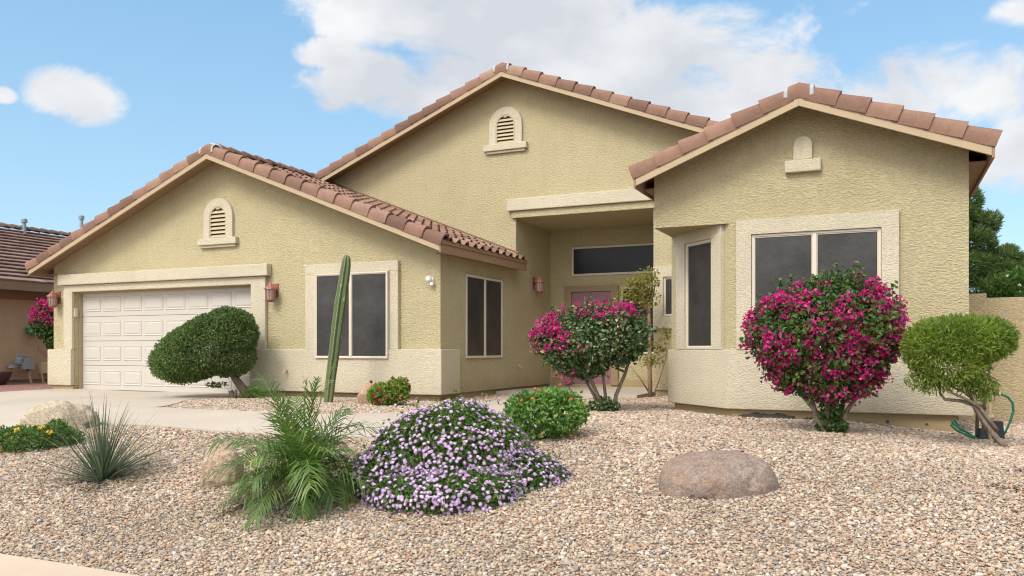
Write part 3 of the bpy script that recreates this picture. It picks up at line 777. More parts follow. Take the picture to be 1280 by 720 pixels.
G['gold'] = leafmat('gold_floret', [(0, (.62, .32, .02)), (1, (.72, .48, .04))], .25, .6, .2)
G['whitef'] = leafmat('white_floret', [(0, (.65, .6, .55)), (1, (.8, .78, .75))], .25, .6, .2)

def blossom_clusters(lobes, rng, ncl, per, spread, mask, shell=.08, lump=.12, seedpts=None, freq=6):
    P, Nn, _ = crown(lobes, ncl * 4, rng, shell, lump, freq, .9) if seedpts is None else (*seedpts, None)
    ok = mask(P, Nn); P, Nn = P[ok], Nn[ok]; o = rng.permutation(len(P))[:ncl]; P, Nn = P[o], Nn[o]
    C = np.repeat(P, per, 0) + rng.normal(0, spread, (len(P) * per, 3)); return C, np.repeat(Nn, per, 0)

def branches(mb, base, tips, r0, rng, sub=3, wob=.05, twig=.25):
    for tp in tips:
        b = Vector(base) + Vector((rng.uniform(-.03, .03), rng.uniform(-.03, .03), 0)); t = Vector(tp); pts = []
        for i in range(7):
            q = i / 6; p = b.lerp(t, q) + Vector((0, 0, -.12 * (t - b).length * math.sin(PI * q) * (.3 if t.z - b.z > (t - b).length * .6 else 1)))
            if 0 < i < 6: p += Vector(tuple(rng.normal(0, wob, 3))) * (t - b).length * .5
            pts.append(p)
        rr = [r0 * (1 - .62 * i / 6) for i in range(7)]; mb.tube(pts, rr, 7)
        for k in range(sub):
            i = int(rng.integers(3, 7)); a = pts[min(i, 6)]; d = Vector(tuple(rng.normal(0, 1, 3))); d.z = abs(d.z) * .7 + .1; d += (t - b).normalized() * 1.2; d.normalize()
            e = a + d * twig * float(rng.uniform(.6, 1.2)); mid = a.lerp(e, .5) + Vector(tuple(rng.normal(0, .02, 3)))
            mb.tube([a, mid, e], [rr[i if i < 7 else 6] * .75, rr[6] * .6, rr[6] * .25], 5)

def shoots(P, Nn, rng, n, length, leafn, up=.6):
    """leaf spots along stray shoots that stick out of a crown"""
    o = rng.permutation(len(P))[:n]; Q, D = [], []; mb = MB()
    for i in o:
        d = Nn[i] + rng.normal(0, .35, 3) + np.array([0, 0, up]); d /= np.linalg.norm(d); L = length * rng.uniform(.5, 1.2)
        mb.tube([Vector(P[i] - d * .05), Vector(P[i] + d * L * .5), Vector(P[i] + d * L + np.array([0, 0, -.02]))], [.004, .003, .0015], 4)
        for k in range(leafn):
            f = (k + 1) / leafn; Q.append(P[i] + d * L * f + rng.normal(0, .008, 3)); D.append(d + rng.normal(0, .7, 3))
    return np.array(Q), unit(np.array(D)), mb

# ------------------------------------------------------------------ the pink bougainvilleas
BG = 'magenta bougainvilleas pruned into small trees'
def boug_right():
    rng = np.random.default_rng(21); k = .0086
    t = thing('bougainvillea', 'full magenta bougainvillea pruned like a tree in front of the right-hand double window', 'bush', (-.53, 9.38, zgf(-.53, 9.38)), YAW, BG)
    z0 = .0
    px = lambda x, y: ((x - 1037) * k, (541 - y) * k)
    def lb(x, y, rx, rz, ry=None, cy=0): a, b_ = px(x, y); return (a, cy, b_, rx * k, (ry or rx) * k, rz * k)
    lobes = [lb(1030, 412, 87, 62, 76), lb(998, 414, 60, 47, 58), lb(1076, 414, 46, 50, 56), lb(1030, 456, 62, 40, 58), lb(1050, 374, 54, 32, 52), lb(994, 458, 30, 30, 34), lb(1076, 458, 30, 30, 34)]
    P, Nn, R = crown(lobes, 21000, rng, .55, .17, 7, .7, twig=.16)
    o_ = np.where(R > .95)[0]; outer = (P[o_], Nn[o_])
    base = [lb(1040, 530, 17, 14, 17)]
    Pb, Nb, _ = crown(base, 560, rng, .7, .2, 9, .5, zmin=.01)
    st = rng.uniform(0, 1, 420); ps = np.stack([(1037 + (rng.uniform(-14, 14, 420)) - 1037) * k, rng.normal(0, .06, 420), .12 + st * .35], 1)
    P = np.concatenate([P, Pb, ps]); Nn = np.concatenate([Nn, Nb, unit(rng.normal(size=(420, 3)))])
    Q, D, sm = shoots(*crown(lobes, 300, rng, .05, .16, 7, .95)[:2], rng, 110, .13, 7)
    P = np.concatenate([P, Q]); Nn = np.concatenate([Nn, D])
    leaves('foliage', t, G['boug'], P, Nn, rng, .052, .036, face=.42, lift=.25, drop=.15, clump=.9)
    top = px(0, 354)[1]
    def mask(p, n):
        m = lumps(p, np.random.default_rng(8), 11) + np.random.default_rng(9).normal(0, .25, len(p)) + .15 * (p[:, 2] < px(0, 430)[1])
        return (m > -.12) & (p[:, 2] < top + .05 * m) & ~((np.abs(p[:, 0] - .02) < .16) & (p[:, 2] > px(0, 376)[1]))
    C, Cn = blossom_clusters(lobes, rng, 600, 14, .030, mask, .07, .17, seedpts=outer)
    V, F = leaf_mesh(C, Cn, rng, .038, .036, .5, .2, .25)
    o = mesh_np('blossom', V, F, G['pink'], t, rnd=np.repeat(np.clip(rng.normal(.5, .24, len(C)), 0, 1), 4)); o['kind'] = 'stuff'
    tr = MB(); branches(tr, (0, 0, -.05), [(-.30, .05, .75), (-.12, -.05, .8), (.12, .05, .8), (.32, 0, .75), (.02, .1, .9), (-.55, .1, .95), (.55, -.1, .95)], .032, rng, 3, .04)
    tr.build('trunk', M['barkg'], t, smooth=True, angle=0)
boug_right()
def boug_centre():
    rng = np.random.default_rng(31); k = .0114
    t = thing('bougainvillea', 'green bougainvillea with magenta blooms only on its upper left, before the front door', 'bush', (-3.63, 11.1, 0), YAW, BG)
    px = lambda x, y: ((x - 757) * k, (516 - y) * k)
    def lb(x, y, rx, rz, ry=None, cy=0): a, b_ = px(x, y); return (a, cy, b_, rx * k, (ry or rx) * k, rz * k)
    lobes = [lb(742, 423, 63, 38, 56), lb(712, 427, 40, 31, 40), lb(780, 421, 31, 35, 40), lb(728, 450, 36, 24, 34), lb(757, 401, 46, 17, 44)]
    P, Nn, R = crown(lobes, 13500, rng, .5, .16, 6, .7, twig=.16)
    Pb, Nb, _ = crown([lb(757, 509, 19, 9, 16)], 420, rng, .8, .2, 9, .5, zmin=.01)
    P = np.concatenate([P, Pb]); Nn = np.concatenate([Nn, Nb])
    Q, D, sm = shoots(*crown(lobes, 240, rng, .05, .16, 6, .95)[:2], rng, 80, .14, 6)
    P = np.concatenate([P, Q]); Nn = np.concatenate([Nn, D])
    leaves('foliage', t, G['vari'], P, Nn, rng, .058, .044, face=.5, lift=.25, drop=.15, clump=.2)
    def mask(p, n):
        m = lumps(p, np.random.default_rng(3), 5.5); x = p[:, 0] / k + 757; y = 516 - p[:, 2] / k
        band = (y < 406) & (y > 366) | ((x < 735) & (y < 436))
        return band & (m > -.25) & (n[:, 1] < .5) & (x < 792)
    C, Cn = blossom_clusters(lobes, rng, 190, 14, .042, mask, .03, .12)
    x2 = np.array([px(719, 466), px(700, 470), px(733, 452), px(712, 475)]); Q = np.stack([x2[:, 0], np.full(4, -.25), x2[:, 1]], 1)
    C = np.concatenate([C, np.repeat(Q, 12, 0) + rng.normal(0, .03, (48, 3))]); Cn = np.concatenate([Cn, unit(rng.normal(size=(48, 3)))])
    V, F = leaf_mesh(C, Cn, rng, .042, .04, .55, .2, .25)
    o = mesh_np('blossom', V, F, G['pink'], t, rnd=np.repeat(np.clip(rng.normal(.5, .24, len(C)), 0, 1), 4)); o['kind'] = 'stuff'
    tr = MB()
    def stem(pts, r0): tr.tube([(px(x, y)[0], cy, px(x, y)[1]) for x, y, cy in pts], [r0 * (1 - .5 * i / (len(pts) - 1)) for i in range(len(pts))], 7)
    stem([(757, 518, 0), (752, 500, 0), (742, 478, -.05), (724, 460, -.1), (705, 440, -.1)], .036)
    stem([(752, 518, .03), (746, 496, .05), (735, 476, .1), (722, 462, .15)], .028)
    stem([(759, 518, .04), (760, 495, .05), (757, 470, .05), (755, 440, .05)], .028)
    stem([(769, 518, 0), (773, 495, 0), (784, 468, 0), (792, 445, .05)], .036)
    stem([(784, 466, 0), (776, 462, .1), (768, 450, .15)], .02)
    branches(tr, (*px(757, 470)[:1], .05, px(757, 470)[1]), [(-.5, .1, 1.05), (.2, .2, 1.2), (.3, -.1, 1.0), (-.2, -.2, 1.15)], .016, rng, 3, .05)
    tr.build('trunk', M['barkg'], t, smooth=True, angle=0)
boug_centre()

# ------------------------------------------------------------------ clipped leaning shrub by the garage
def topiary():
    rng = np.random.default_rng(41); k = .0142
    t = thing('topiary_shrub', 'leaning dark green shrub clipped to a slanted dome in front of the garage door', 'shrub', (-10.42, 11.45, 0), YAW)
    px = lambda x, y: ((x - 320) * k, (498 - y) * k)
    def lb(x, y, rx, rz, ry, tilt=0, cy=0): a, b_ = px(x + 7, y); return (a, cy, b_, rx * k, ry * k, rz * k, tilt)
    lobes = [lb(254, 434, 67, 36, 50, -.36), lb(288, 417, 33, 36, 38, -.2), lb(232, 450, 44, 27, 40, -.1), lb(286, 440, 34, 30, 34, .3), lb(264, 415, 48, 25, 42, -.42), lb(238, 428, 40, 24, 38, -.45), lb(298, 404, 20, 19, 26, -.2)]
    P, Nn, R = crown(lobes, 78000, rng, .30, .06, 11, .75, pw=1.2, twig=.05)
    P2, N2, _ = crown([lb(268, 480, 14, 3, 10)], 150, rng, .9, .3, 8)
    leaves('foliage', t, G['topi'], np.concatenate([P, P2]), np.concatenate([Nn, N2]), rng, .042, .027, face=.3, lift=.6, clump=1.0)
    tr = MB()
    def stem(pts, r): tr.tube([(px(x, y)[0], cy, px(x, y)[1]) for x, y, cy in pts], r, 9)
    stem([(322, 501, 0), (316, 492, 0), (309, 483, 0), (302, 473, 0), (297, 464, 0), (285, 452, 0), (262, 440, .05)], [.10, .085, .075, .07, .06, .045, .03])
    stem([(302, 474, 0), (306, 462, .05), (304, 445, .1), (300, 425, .1)], [.05, .04, .035, .02])
    stem([(297, 464, 0), (280, 466, -.1), (262, 465, -.2), (240, 460, -.2)], [.045, .035, .03, .02])
    stem([(300, 500, -.1), (300, 493, -.1), (298, 487, -.1)], [.06, .055, .045]); stem([(304, 500, -.1), (304, 492, -.1), (305, 486, -.1)], [.035, .03, .02])
    branches(tr, (*px(297, 464)[:1], 0, px(297, 464)[1]), [(-1.2, .2, .9), (-.9, -.3, 1.0), (-.4, .3, 1.4), (-.5, -.3, 1.3), (-.1, .1, 1.3)], .03, rng, 4, .05)
    tr.build('trunk', M['bark'], t, smooth=True, angle=0)
    Pb, Nb, _ = crown([lb(316, 492, 13, 9, 13)], 460, rng, .9, .3, 8, .5, zmin=.01)
    leaves('sprout', t, G['oran'], Pb, Nb, rng, .06, .022, face=.3, lift=.9)
topiary()

# ------------------------------------------------------------------ right-hand lime shrub
def lime():
    rng = np.random.default_rng(51); k = .0082
    t = thing('leaning_shrub', 'leaning lime green shrub with wispy leaves at the right corner of the house', 'shrub', (1.12, 9.3, zgf(1.12, 9.3)), YAW)
    px = lambda x, y: ((x - 1262) * k, (552 - y) * k)
    def lb(x, y, rx, rz, ry, tilt=0, cy=0): a, b_ = px(x, y); return (a, cy, b_, rx * k, ry * k, rz * k, tilt)
    lobes = [lb(1201, 424, 59, 29, 50), lb(1229, 420, 35, 25, 36), lb(1172, 437, 35, 28, 34), lb(1192, 452, 44, 24, 38)]
    P, Nn, R = crown(lobes, 34000, rng, .5, .10, 8, .72, pw=1.3, twig=.07)
    keep = rng.random(len(P)) < np.clip((P[:, 2] - px(0, 500)[1]) / (px(0, 412)[1] - px(0, 500)[1]), .10, 1) ** 1.3
    P, Nn = P[keep], Nn[keep]
    leaves('foliage', t, G['lime'], P, Nn, rng, .050, .0115, face=.25, lift=.75, clump=.8)
    P2, N2, _ = crown([lb(1232, 478, 18, 16, 20), lb(1215, 470, 30, 14, 24), lb(1165, 470, 26, 14, 22)], 900, rng, .9, .3, 8)
    leaves('foliage', t, G['lime'], P2, N2, rng, .07, .016, face=.2, lift=.1, drop=.9)
    tr = MB()
    def stem(pts, r0, e=.35): n = len(pts); tr.tube([(px(x, y)[0], cy, px(x, y)[1]) for x, y, cy in pts], [r0 * (1 - (1 - e) * i / (n - 1)) for i in range(n)], 8)
    stem([(1264, 556, 0), (1252, 545, 0), (1240, 531, 0), (1229, 515, 0), (1219, 500, 0), (1205, 495, 0), (1186, 493, .02), (1180, 485, .02), (1182, 465, .05)], .030)
    stem([(1240, 531, .03), (1232, 518, .04), (1224, 505, .04), (1218, 488, .04), (1212, 470, .05), (1200, 450, .05)], .026)
    stem([(1246, 530, -.02), (1234, 515, -.03), (1222, 500, -.03), (1208, 493, -.05), (1190, 485, -.06), (1178, 470, -.05), (1165, 450, -.05)], .022)
    stem([(1248, 545, .03), (1247, 530, .03), (1240, 520, .03), (1230, 510, .02)], .02)
    branches(tr, (*px(1215, 490)[:1], 0, px(1215, 490)[1]), [(-.75, .1, .85), (-.6, -.2, 1.0), (-.35, .2, 1.05), (-.2, -.1, 1.05), (-.5, 0, 1.1)], .013, rng, 4, .06, .2)
    tr.build('trunk', M['barkg'], t, smooth=True, angle=0)
lime()

# ------------------------------------------------------------------ thin yellow-leaved sapling by the entry
def sapling():
    rng = np.random.default_rng(61); k = .0147
    t = thing('sapling', 'thin sapling with sparse yellow-green leaves beside the porch opening', 'tree', (-3.88, 14.62, 0), YAW)
    px = lambda x, y: ((x - 814) * k, (494 - y) * k)
    def lb(x, y, rx, rz, ry, cy=0): a, b_ = px(x, y); return (a, cy, b_, rx * k, ry * k, rz * k)
    Ps, Ns, _ = crown([lb(795, 352, 16, 13, 14), lb(812, 345, 15, 14, 12), lb(786, 368, 16, 10, 12), lb(808, 372, 18, 16, 14)], 820, rng, .95, .3, 6, .2)
    P2, N2, _ = crown([lb(826, 430, 13, 9, 10), lb(816, 448, 18, 9, 12), lb(808, 425, 8, 9, 8), lb(832, 412, 6, 9, 6), lb(805, 400, 9, 10, 9)], 330, rng, .95, .3, 6, .2)
    leaves('foliage', t, G['yel'], np.concatenate([Ps, P2]), np.concatenate([Ns, N2]), rng, .062, .036, face=.2, lift=.2)
    tr = MB()
    def stem(pts, r): tr.tube([(px(x, y)[0], cy, px(x, y)[1]) for x, y, cy in pts], r, 7)
    stem([(814, 496, 0), (813, 460, 0), (813, 420, 0), (812, 385, 0), (810, 368, 0)], [.045, .04, .036, .034, .03])
    stem([(812, 388, 0), (806, 372, .02), (802, 360, .02), (796, 350, .02)], [.04, .036, .03, .012]); stem([(811, 380, 0), (817, 365, 0), (820, 352, 0)], [.03, .022, .01])
    stem([(816, 494, 0), (822, 478, 0), (830, 455, 0), (834, 440, 0), (832, 420, 0)], [.016, .014, .013, .011, .006])
    stem([(811, 485, 0), (800, 468, -.03), (788, 454, -.05)], [.014, .012, .008]); stem([(834, 440, 0), (824, 445, 0), (812, 452, 0)], [.01, .008, .004])
    tr.build('trunk', M['wood'], t, smooth=True, angle=0)
sapling()

# ------------------------------------------------------------------ flowering mounds
def flower_heads(P, Nn, rng, size, florets):
    n = len(P); a = unit(np.cross(Nn, rvec(rng, n))); b = np.cross(Nn, a); Vs, rn = [], []
    for k in range(florets):
        if k == 0: c = P + Nn * size * .32; s = .42
        else:
            th = 2 * PI * k / (florets - 1) + rng.uniform(-.2, .2, (n, 1)); c = P + (a * np.cos(th) + b * np.sin(th)) * size * .38 + Nn * size * rng.uniform(.05, .25, (n, 1)); s = .36
        u = unit(a + rng.normal(0, .35, (n, 3))) * size * s; v = np.cross(Nn, u)
        Vs.append(np.stack([c - u, c - v, c + u + Nn * size * .06, c + v], 1)); rn.append(np.clip(rng.normal(.9 if k == 0 else .5, .2, n), 0, 1))
    V = np.stack(Vs, 1).reshape(-1, 3); F = np.arange(len(V)).reshape(-1, 4)
    return V, F, np.repeat(np.stack(rn, 1).reshape(-1), 4)
def purple():
    rng = np.random.default_rng(71); k = .0068
    bx, by = -3.35, 6.18
    t = thing('lantana_mound', 'wide spreading lantana mound covered with lilac purple blooms beside the palm', 'bush', (bx, by, zgf(bx, by)), YAW)
    px = lambda x, y: ((x - 566) * k, (612 - y) * k)
    def lb(x, y, rx, rz, ry, cy=0): a, b_ = px(x, y); return (a, cy, b_, rx * k, ry * k, rz * k)
    lobes = [lb(562, 608, 112, 96, 84, .1), lb(496, 612, 66, 52, 58, 0), lb(636, 612, 68, 44, 56, .02), lb(560, 614, 104, 34, 94, -.16), lb(672, 608, 42, 20, 36, .1), lb(452, 618, 32, 24, 30, .05)]
    P, Nn, R = crown(lobes, 95000, rng, .34, .11, 8, .8, zmin=-.18, twig=.2)
    leaves('foliage', t, G['lant'], P, Nn, rng, .034, .021, face=.45, lift=.3)
    o_ = rng.permutation(np.where(R > .965)[0])[:4600]; C, Cn = P[o_], Nn[o_]
    C = C + Cn * .022
    m = .55 * lumps(C, np.random.default_rng(2), 9) + rng.normal(0, .4, len(C)) - .2 * (C[:, 0] > .6); C, Cn = C[m > -.45], Cn[m > -.45]
    Cn = unit(Cn + rng.normal(0, .35, Cn.shape) + np.array([0, 0, .25]))
    V, F, r = flower_heads(C, Cn, rng, .0255, 7)
    o = mesh_np('blossom', V, F, G['lilac'], t, rnd=r); o['kind'] = 'stuff'
    tr = MB(); branches(tr, (0, .1, -.05), [(-.5, .1, .35), (-.2, -.2, .45), (.2, .2, .5), (.5, 0, .3), (.1, -.3, .35)], .014, rng, 3, .06, .2); tr.build('stem', M['bark'], t, smooth=True, angle=0)
purple()
def orange_bush():
    rng = np.random.default_rng(81); k = .0086; bx, by = -3.26, 8.05
    t = thing('lantana_bush', 'round leafy green bush with a few orange flower heads between the lilac mound and bougainvillea', 'bush', (bx, by, zgf(bx, by)), YAW)
    px = lambda x, y: ((x - 684) * k, (549 - y) * k)
    def lb(x, y, rx, rz, ry, cy=0): a, b_ = px(x, y); return (a, cy, b_, rx * k, ry * k, rz * k)
    lobes = [lb(684, 520, 47, 27, 42), lb(660, 512, 26, 22, 28), lb(708, 515, 26, 24, 28), lb(690, 503, 26, 16, 26), lb(650, 524, 18, 20, 22)]
    P, Nn, R = crown(lobes, 4600, rng, .65, .2, 9, .7, zmin=.0, twig=.22)
    leaves('foliage', t, G['oran'], P, Nn, rng, .056, .034, face=.35, lift=.35, clump=.9)
    spots = [(650, 503), (643, 514), (640, 524), (665, 497), (677, 538), (713, 543), (712, 498), (645, 541), (668, 487), (700, 482), (672, 489), (653, 499)]
    for (x, y) in spots:
        a, z = px(x, y); n = np.array([[a * .6, -.8, .4]]); n = unit(n); c = np.array([[a, 0, z]])
        # put the head on the bush surface facing out
        rr = max(.0, 1 - (a / .42) ** 2 - ((z - .24) / .28) ** 2); c[0, 1] = -.36 * math.sqrt(rr) - .02
        V, F, r = flower_heads(np.repeat(c, 5, 0) + rng.normal(0, .006, (5, 3)), unit(np.repeat(n, 5, 0) + rng.normal(0, .5, (5, 3))), rng, .022, 6)
        mesh_np('flower_head', V, F, G['orange'], t, rnd=r)
    tr = MB(); branches(tr, (0, 0, -.03), [(-.25, .1, .3), (-.1, -.15, .35), (.12, .12, .38), (.28, 0, .3), (.05, -.2, .28)], .011, rng, 4, .06, .15); tr.build('stem', M['bark'], t, smooth=True, angle=0)
orange_bush()
def thorn_bush():
    rng = np.random.default_rng(91); k = .0124
    t = thing('flowering_bush', 'small compact bush with dark red flower heads against a rock by the garage wall', 'bush', (-6.97, 10.72, 0), YAW)
    px = lambda x, y: ((x - 485) * k, (510 - y) * k)
    def lb(x, y, rx, rz, ry, cy=0): a, b_ = px(x, y); return (a, cy, b_, rx * k, ry * k, rz * k)
    lobes = [lb(485, 494, 24, 14, 22), lb(494, 488, 14, 12, 16), lb(472, 495, 13, 13, 16), lb(500, 482, 7, 8, 8)]
    P, Nn, R = crown(lobes, 1900, rng, .6, .15, 9, .7, zmin=.01, twig=.12)
    leaves('foliage', t, G['lime'], P, Nn, rng, .06, .036, face=.4, lift=.4)
    for (x, y) in [(462, 478), (490, 474), (476, 487), (467, 495), (471, 497), (484, 498), (477, 501), (470, 504), (500, 499), (507, 477), (510, 484), (461, 492)]:
        a, z = px(x, y); rr = max(0, 1 - (a / .30) ** 2 - ((z - .2) / .26) ** 2); c = np.array([[a, -.26 * math.sqrt(rr) - .02, z]]); n = unit(np.array([[a, -.6, .3]]))
        V, F, r = flower_heads(np.repeat(c, 6, 0) + rng.normal(0, .008, (6, 3)), unit(np.repeat(n, 6, 0) + rng.normal(0, .5, (6, 3))), rng, .036, 5)
        mesh_np('flower_head', V, F, G['red'], t, rnd=r)
    tr = MB(); branches(tr, (0, 0, -.03), [(-.2, .05, .25), (0, -.1, .3), (.18, .1, .3)], .014, rng, 3, .05, .12); tr.build('stem', M['bark'], t, smooth=True, angle=0)
thorn_bush()
def gold_bush():
    rng = np.random.default_rng(101); k = .0094; bx, by = -9.02, 6.35
    t = thing('groundcover_bush', 'low bright green bush dotted with yellow flowers in front of the pale boulder', 'bush', (bx, by, zgf(bx, by)), YAW)
    px = lambda x, y: ((x - 30) * k, (563 - y) * k)
    def lb(x, y, rx, rz, ry, cy=0): a, b_ = px(x, y); return (a, cy, b_, rx * k, ry * k, rz * k)
    lobes = [lb(22, 552, 46, 16, 34), lb(54, 550, 26, 16, 24), lb(-8, 556, 30, 18, 28), lb(58, 538, 12, 10, 12), lb(70, 548, 20, 8, 14)]
    P, Nn, R = crown(lobes, 6500, rng, .5, .16, 9, .7, zmin=-.05, twig=.15)
    leaves('foliage', t, G['olea'], P, Nn, rng, .042, .02, face=.4, lift=.5)
    for (x, y) in [(52, 535), (49, 537), (58, 542), (62, 543), (24, 539), (36, 566), (39, 566), (28, 566), (16, 551), (2, 563), (-6, 545), (65, 541), (10, 545), (22, 541)]:
        a, z = px(x, y); c = np.array([[a, -.22, z + .01]]); V, F, r = flower_heads(np.repeat(c, 3, 0) + rng.normal(0, .012, (3, 3)), unit(np.array([[0, -.7, .6]] * 3) + rng.normal(0, .4, (3, 3))), rng, .024, 6)
        mesh_np('flower_head', V, F, G['gold'], t, rnd=r)
gold_bush()

# ------------------------------------------------------------------ pygmy palm, grass clump, cactus
def palm():
    rng = np.random.default_rng(112); bx, by = -4.44, 5.50
    t = thing('pygmy_palm', 'low feathery green palm with arching fronds between the tan rock and lilac mound', 'palm', (bx, by, zgf(bx, by)), YAW)
    tk = MB(); tk.tube([(0, 0, -.05), (.01, 0, .1), (0, .01, .22)], [.07, .065, .05], 9); tk.build('trunk', M['bark'], t, smooth=True)
    nf = 48
    for i in range(nf):
        q = i / nf
        az = i * 2.399 + rng.uniform(-.25, .25); el = math.radians(80 - 68 * q ** .9 + rng.uniform(-12, 12)); L = rng.uniform(.58, .92) * (1 - .14 * q)
        if i in (1, 2): az = .25 + 2.5 * (i - 1); el = math.radians(80 - 8 * (i - 1)); L = 1.0
        d = np.array([math.cos(az) * math.cos(el), math.sin(az) * math.cos(el), math.sin(el)]); p = np.array([0., 0., .16]) + d * .03
        pts = [p.copy()]; n = 14; dirs = []
        for s in range(n):
            d = d + np.array([0, 0, -1.]) * (.035 + .11 * (s / n)) * (1.1 if q > .2 else .7); d /= np.linalg.norm(d); p = p + d * L / n
            p[2] = max(p[2], .02 - .16 * max(0, -p[1])); pts.append(p.copy()); dirs.append(d.copy())
        pts = np.array(pts); Vs, Fs, rn = [], [], []; vb = 0
        rb = MB(); rb.tube([Vector(a) for a in pts], [.008 * (1 - .8 * j / n) for j in range(n + 1)], 5)
        Vs += rb.v; Fs += [f + (f[-1],) * (4 - len(f)) if len(f) == 3 else f for f in rb.f if len(f) == 4]; rn += [.75] * len(rb.v); vb = len(Vs)
        upv = np.array([0, 0, 1.])
        npair = 26; roll = rng.uniform(-.5, .5); tone = rng.normal(.42, .12)
        for j in range(npair):
            f = .14 + .86 * j / npair; x = f * n; a = int(min(n - 1, x)); base = pts[a] + (pts[a + 1] - pts[a]) * (x - a); dd = dirs[a]
            sd = np.cross(dd, upv); ln = np.linalg.norm(sd); sd = sd / ln if ln > .1 else np.array([math.sin(az), -math.cos(az), 0]); un = np.cross(sd, dd)
            ll = (.235 * math.sin(PI * (.16 + .74 * f)) + .05) * rng.uniform(.7, 1.1)
            for sg in (-1, 1):
                ax = dd * (.62 + .35 * f) + sd * sg * .78 + un * (roll * sg + .15 + rng.uniform(-.35, .35)); ax /= np.linalg.norm(ax); wv = np.cross(ax, un); wv /= np.linalg.norm(wv); wd = .0105
                m1 = base + ax * ll * .5 + np.array([0, 0, -.012]); tp = base + ax * ll + np.array([0, 0, -rng.uniform(.02, .12)])
                Vs += [tuple(base - wv * wd * .5), tuple(base + wv * wd * .5), tuple(m1 + wv * wd * .6), tuple(m1 - wv * wd * .6), tuple(tp + wv * .001), tuple(tp - wv * .001)]
                Fs += [(vb, vb + 1, vb + 2, vb + 3), (vb + 3, vb + 2, vb + 4, vb + 5)]; rn += [float(np.clip(tone + rng.normal(0, .1), 0, .85))] * 6; vb += 6
        mesh_np('frond', np.array(Vs), np.array(Fs), G['palm'], t, rnd=rn)
palm()
def clump():
    rng = np.random.default_rng(121); bx, by = -6.86, 5.52; n = 330; seg = 8
    Vs, Fs, rn = [], [], []
    for i in range(n):
        az = rng.uniform(0, 2 * PI); q = rng.random(); el = math.radians(88 - 82 * q ** .8); L = rng.uniform(.50, .84) * (.98 + .02 * q) + (.06 if q < .3 else 0)
        d = np.array([math.cos(az) * math.cos(el), math.sin(az) * math.cos(el), math.sin(el)]); p = np.array([math.cos(az) * .09 * q, math.sin(az) * .09 * q, 0]) + rng.normal(0, .015, 3) * np.array([1, 1, 0])
        sd = np.array([-math.sin(az), math.cos(az), 0]) + rng.normal(0, .3, 3); sd /= np.linalg.norm(sd); w0 = rng.uniform(.010, .018); b = len(Vs); bend = rng.uniform(.01, .10) * (1.8 if rng.random() < .07 else 1)
        for s in range(seg + 1):
            w_ = w0 * (1 - (s / seg) ** 1.6) * .5 + .0006
            zz = max(p[2], .015); Vs += [(p[0] - sd[0] * w_, p[1] - sd[1] * w_, zz - sd[2] * w_), (p[0] + sd[0] * w_, p[1] + sd[1] * w_, zz + sd[2] * w_)]
            d = d + np.array([0, 0, -1.]) * bend * (.4 + s / seg); d /= np.linalg.norm(d); p = p + d * L / seg
        for s in range(seg): Fs.append((b + 2 * s, b + 2 * s + 1, b + 2 * s + 3, b + 2 * s + 2))
        dead = rng.random() < .05; rn += [1.0 if dead else float(np.clip(rng.normal(.42, .2), 0, .88))] * (2 * seg + 2)
    o = mesh_np('grass_clump', np.array(Vs), np.array(Fs), G['grass'], None, rnd=rn); o.location = (bx, by, zgf(bx, by)); o.rotation_euler = (0, 0, YAW)
    tag(o, 'spiky blue-green clump of long thin blades on the gravel at left', 'grass clump')
clump()
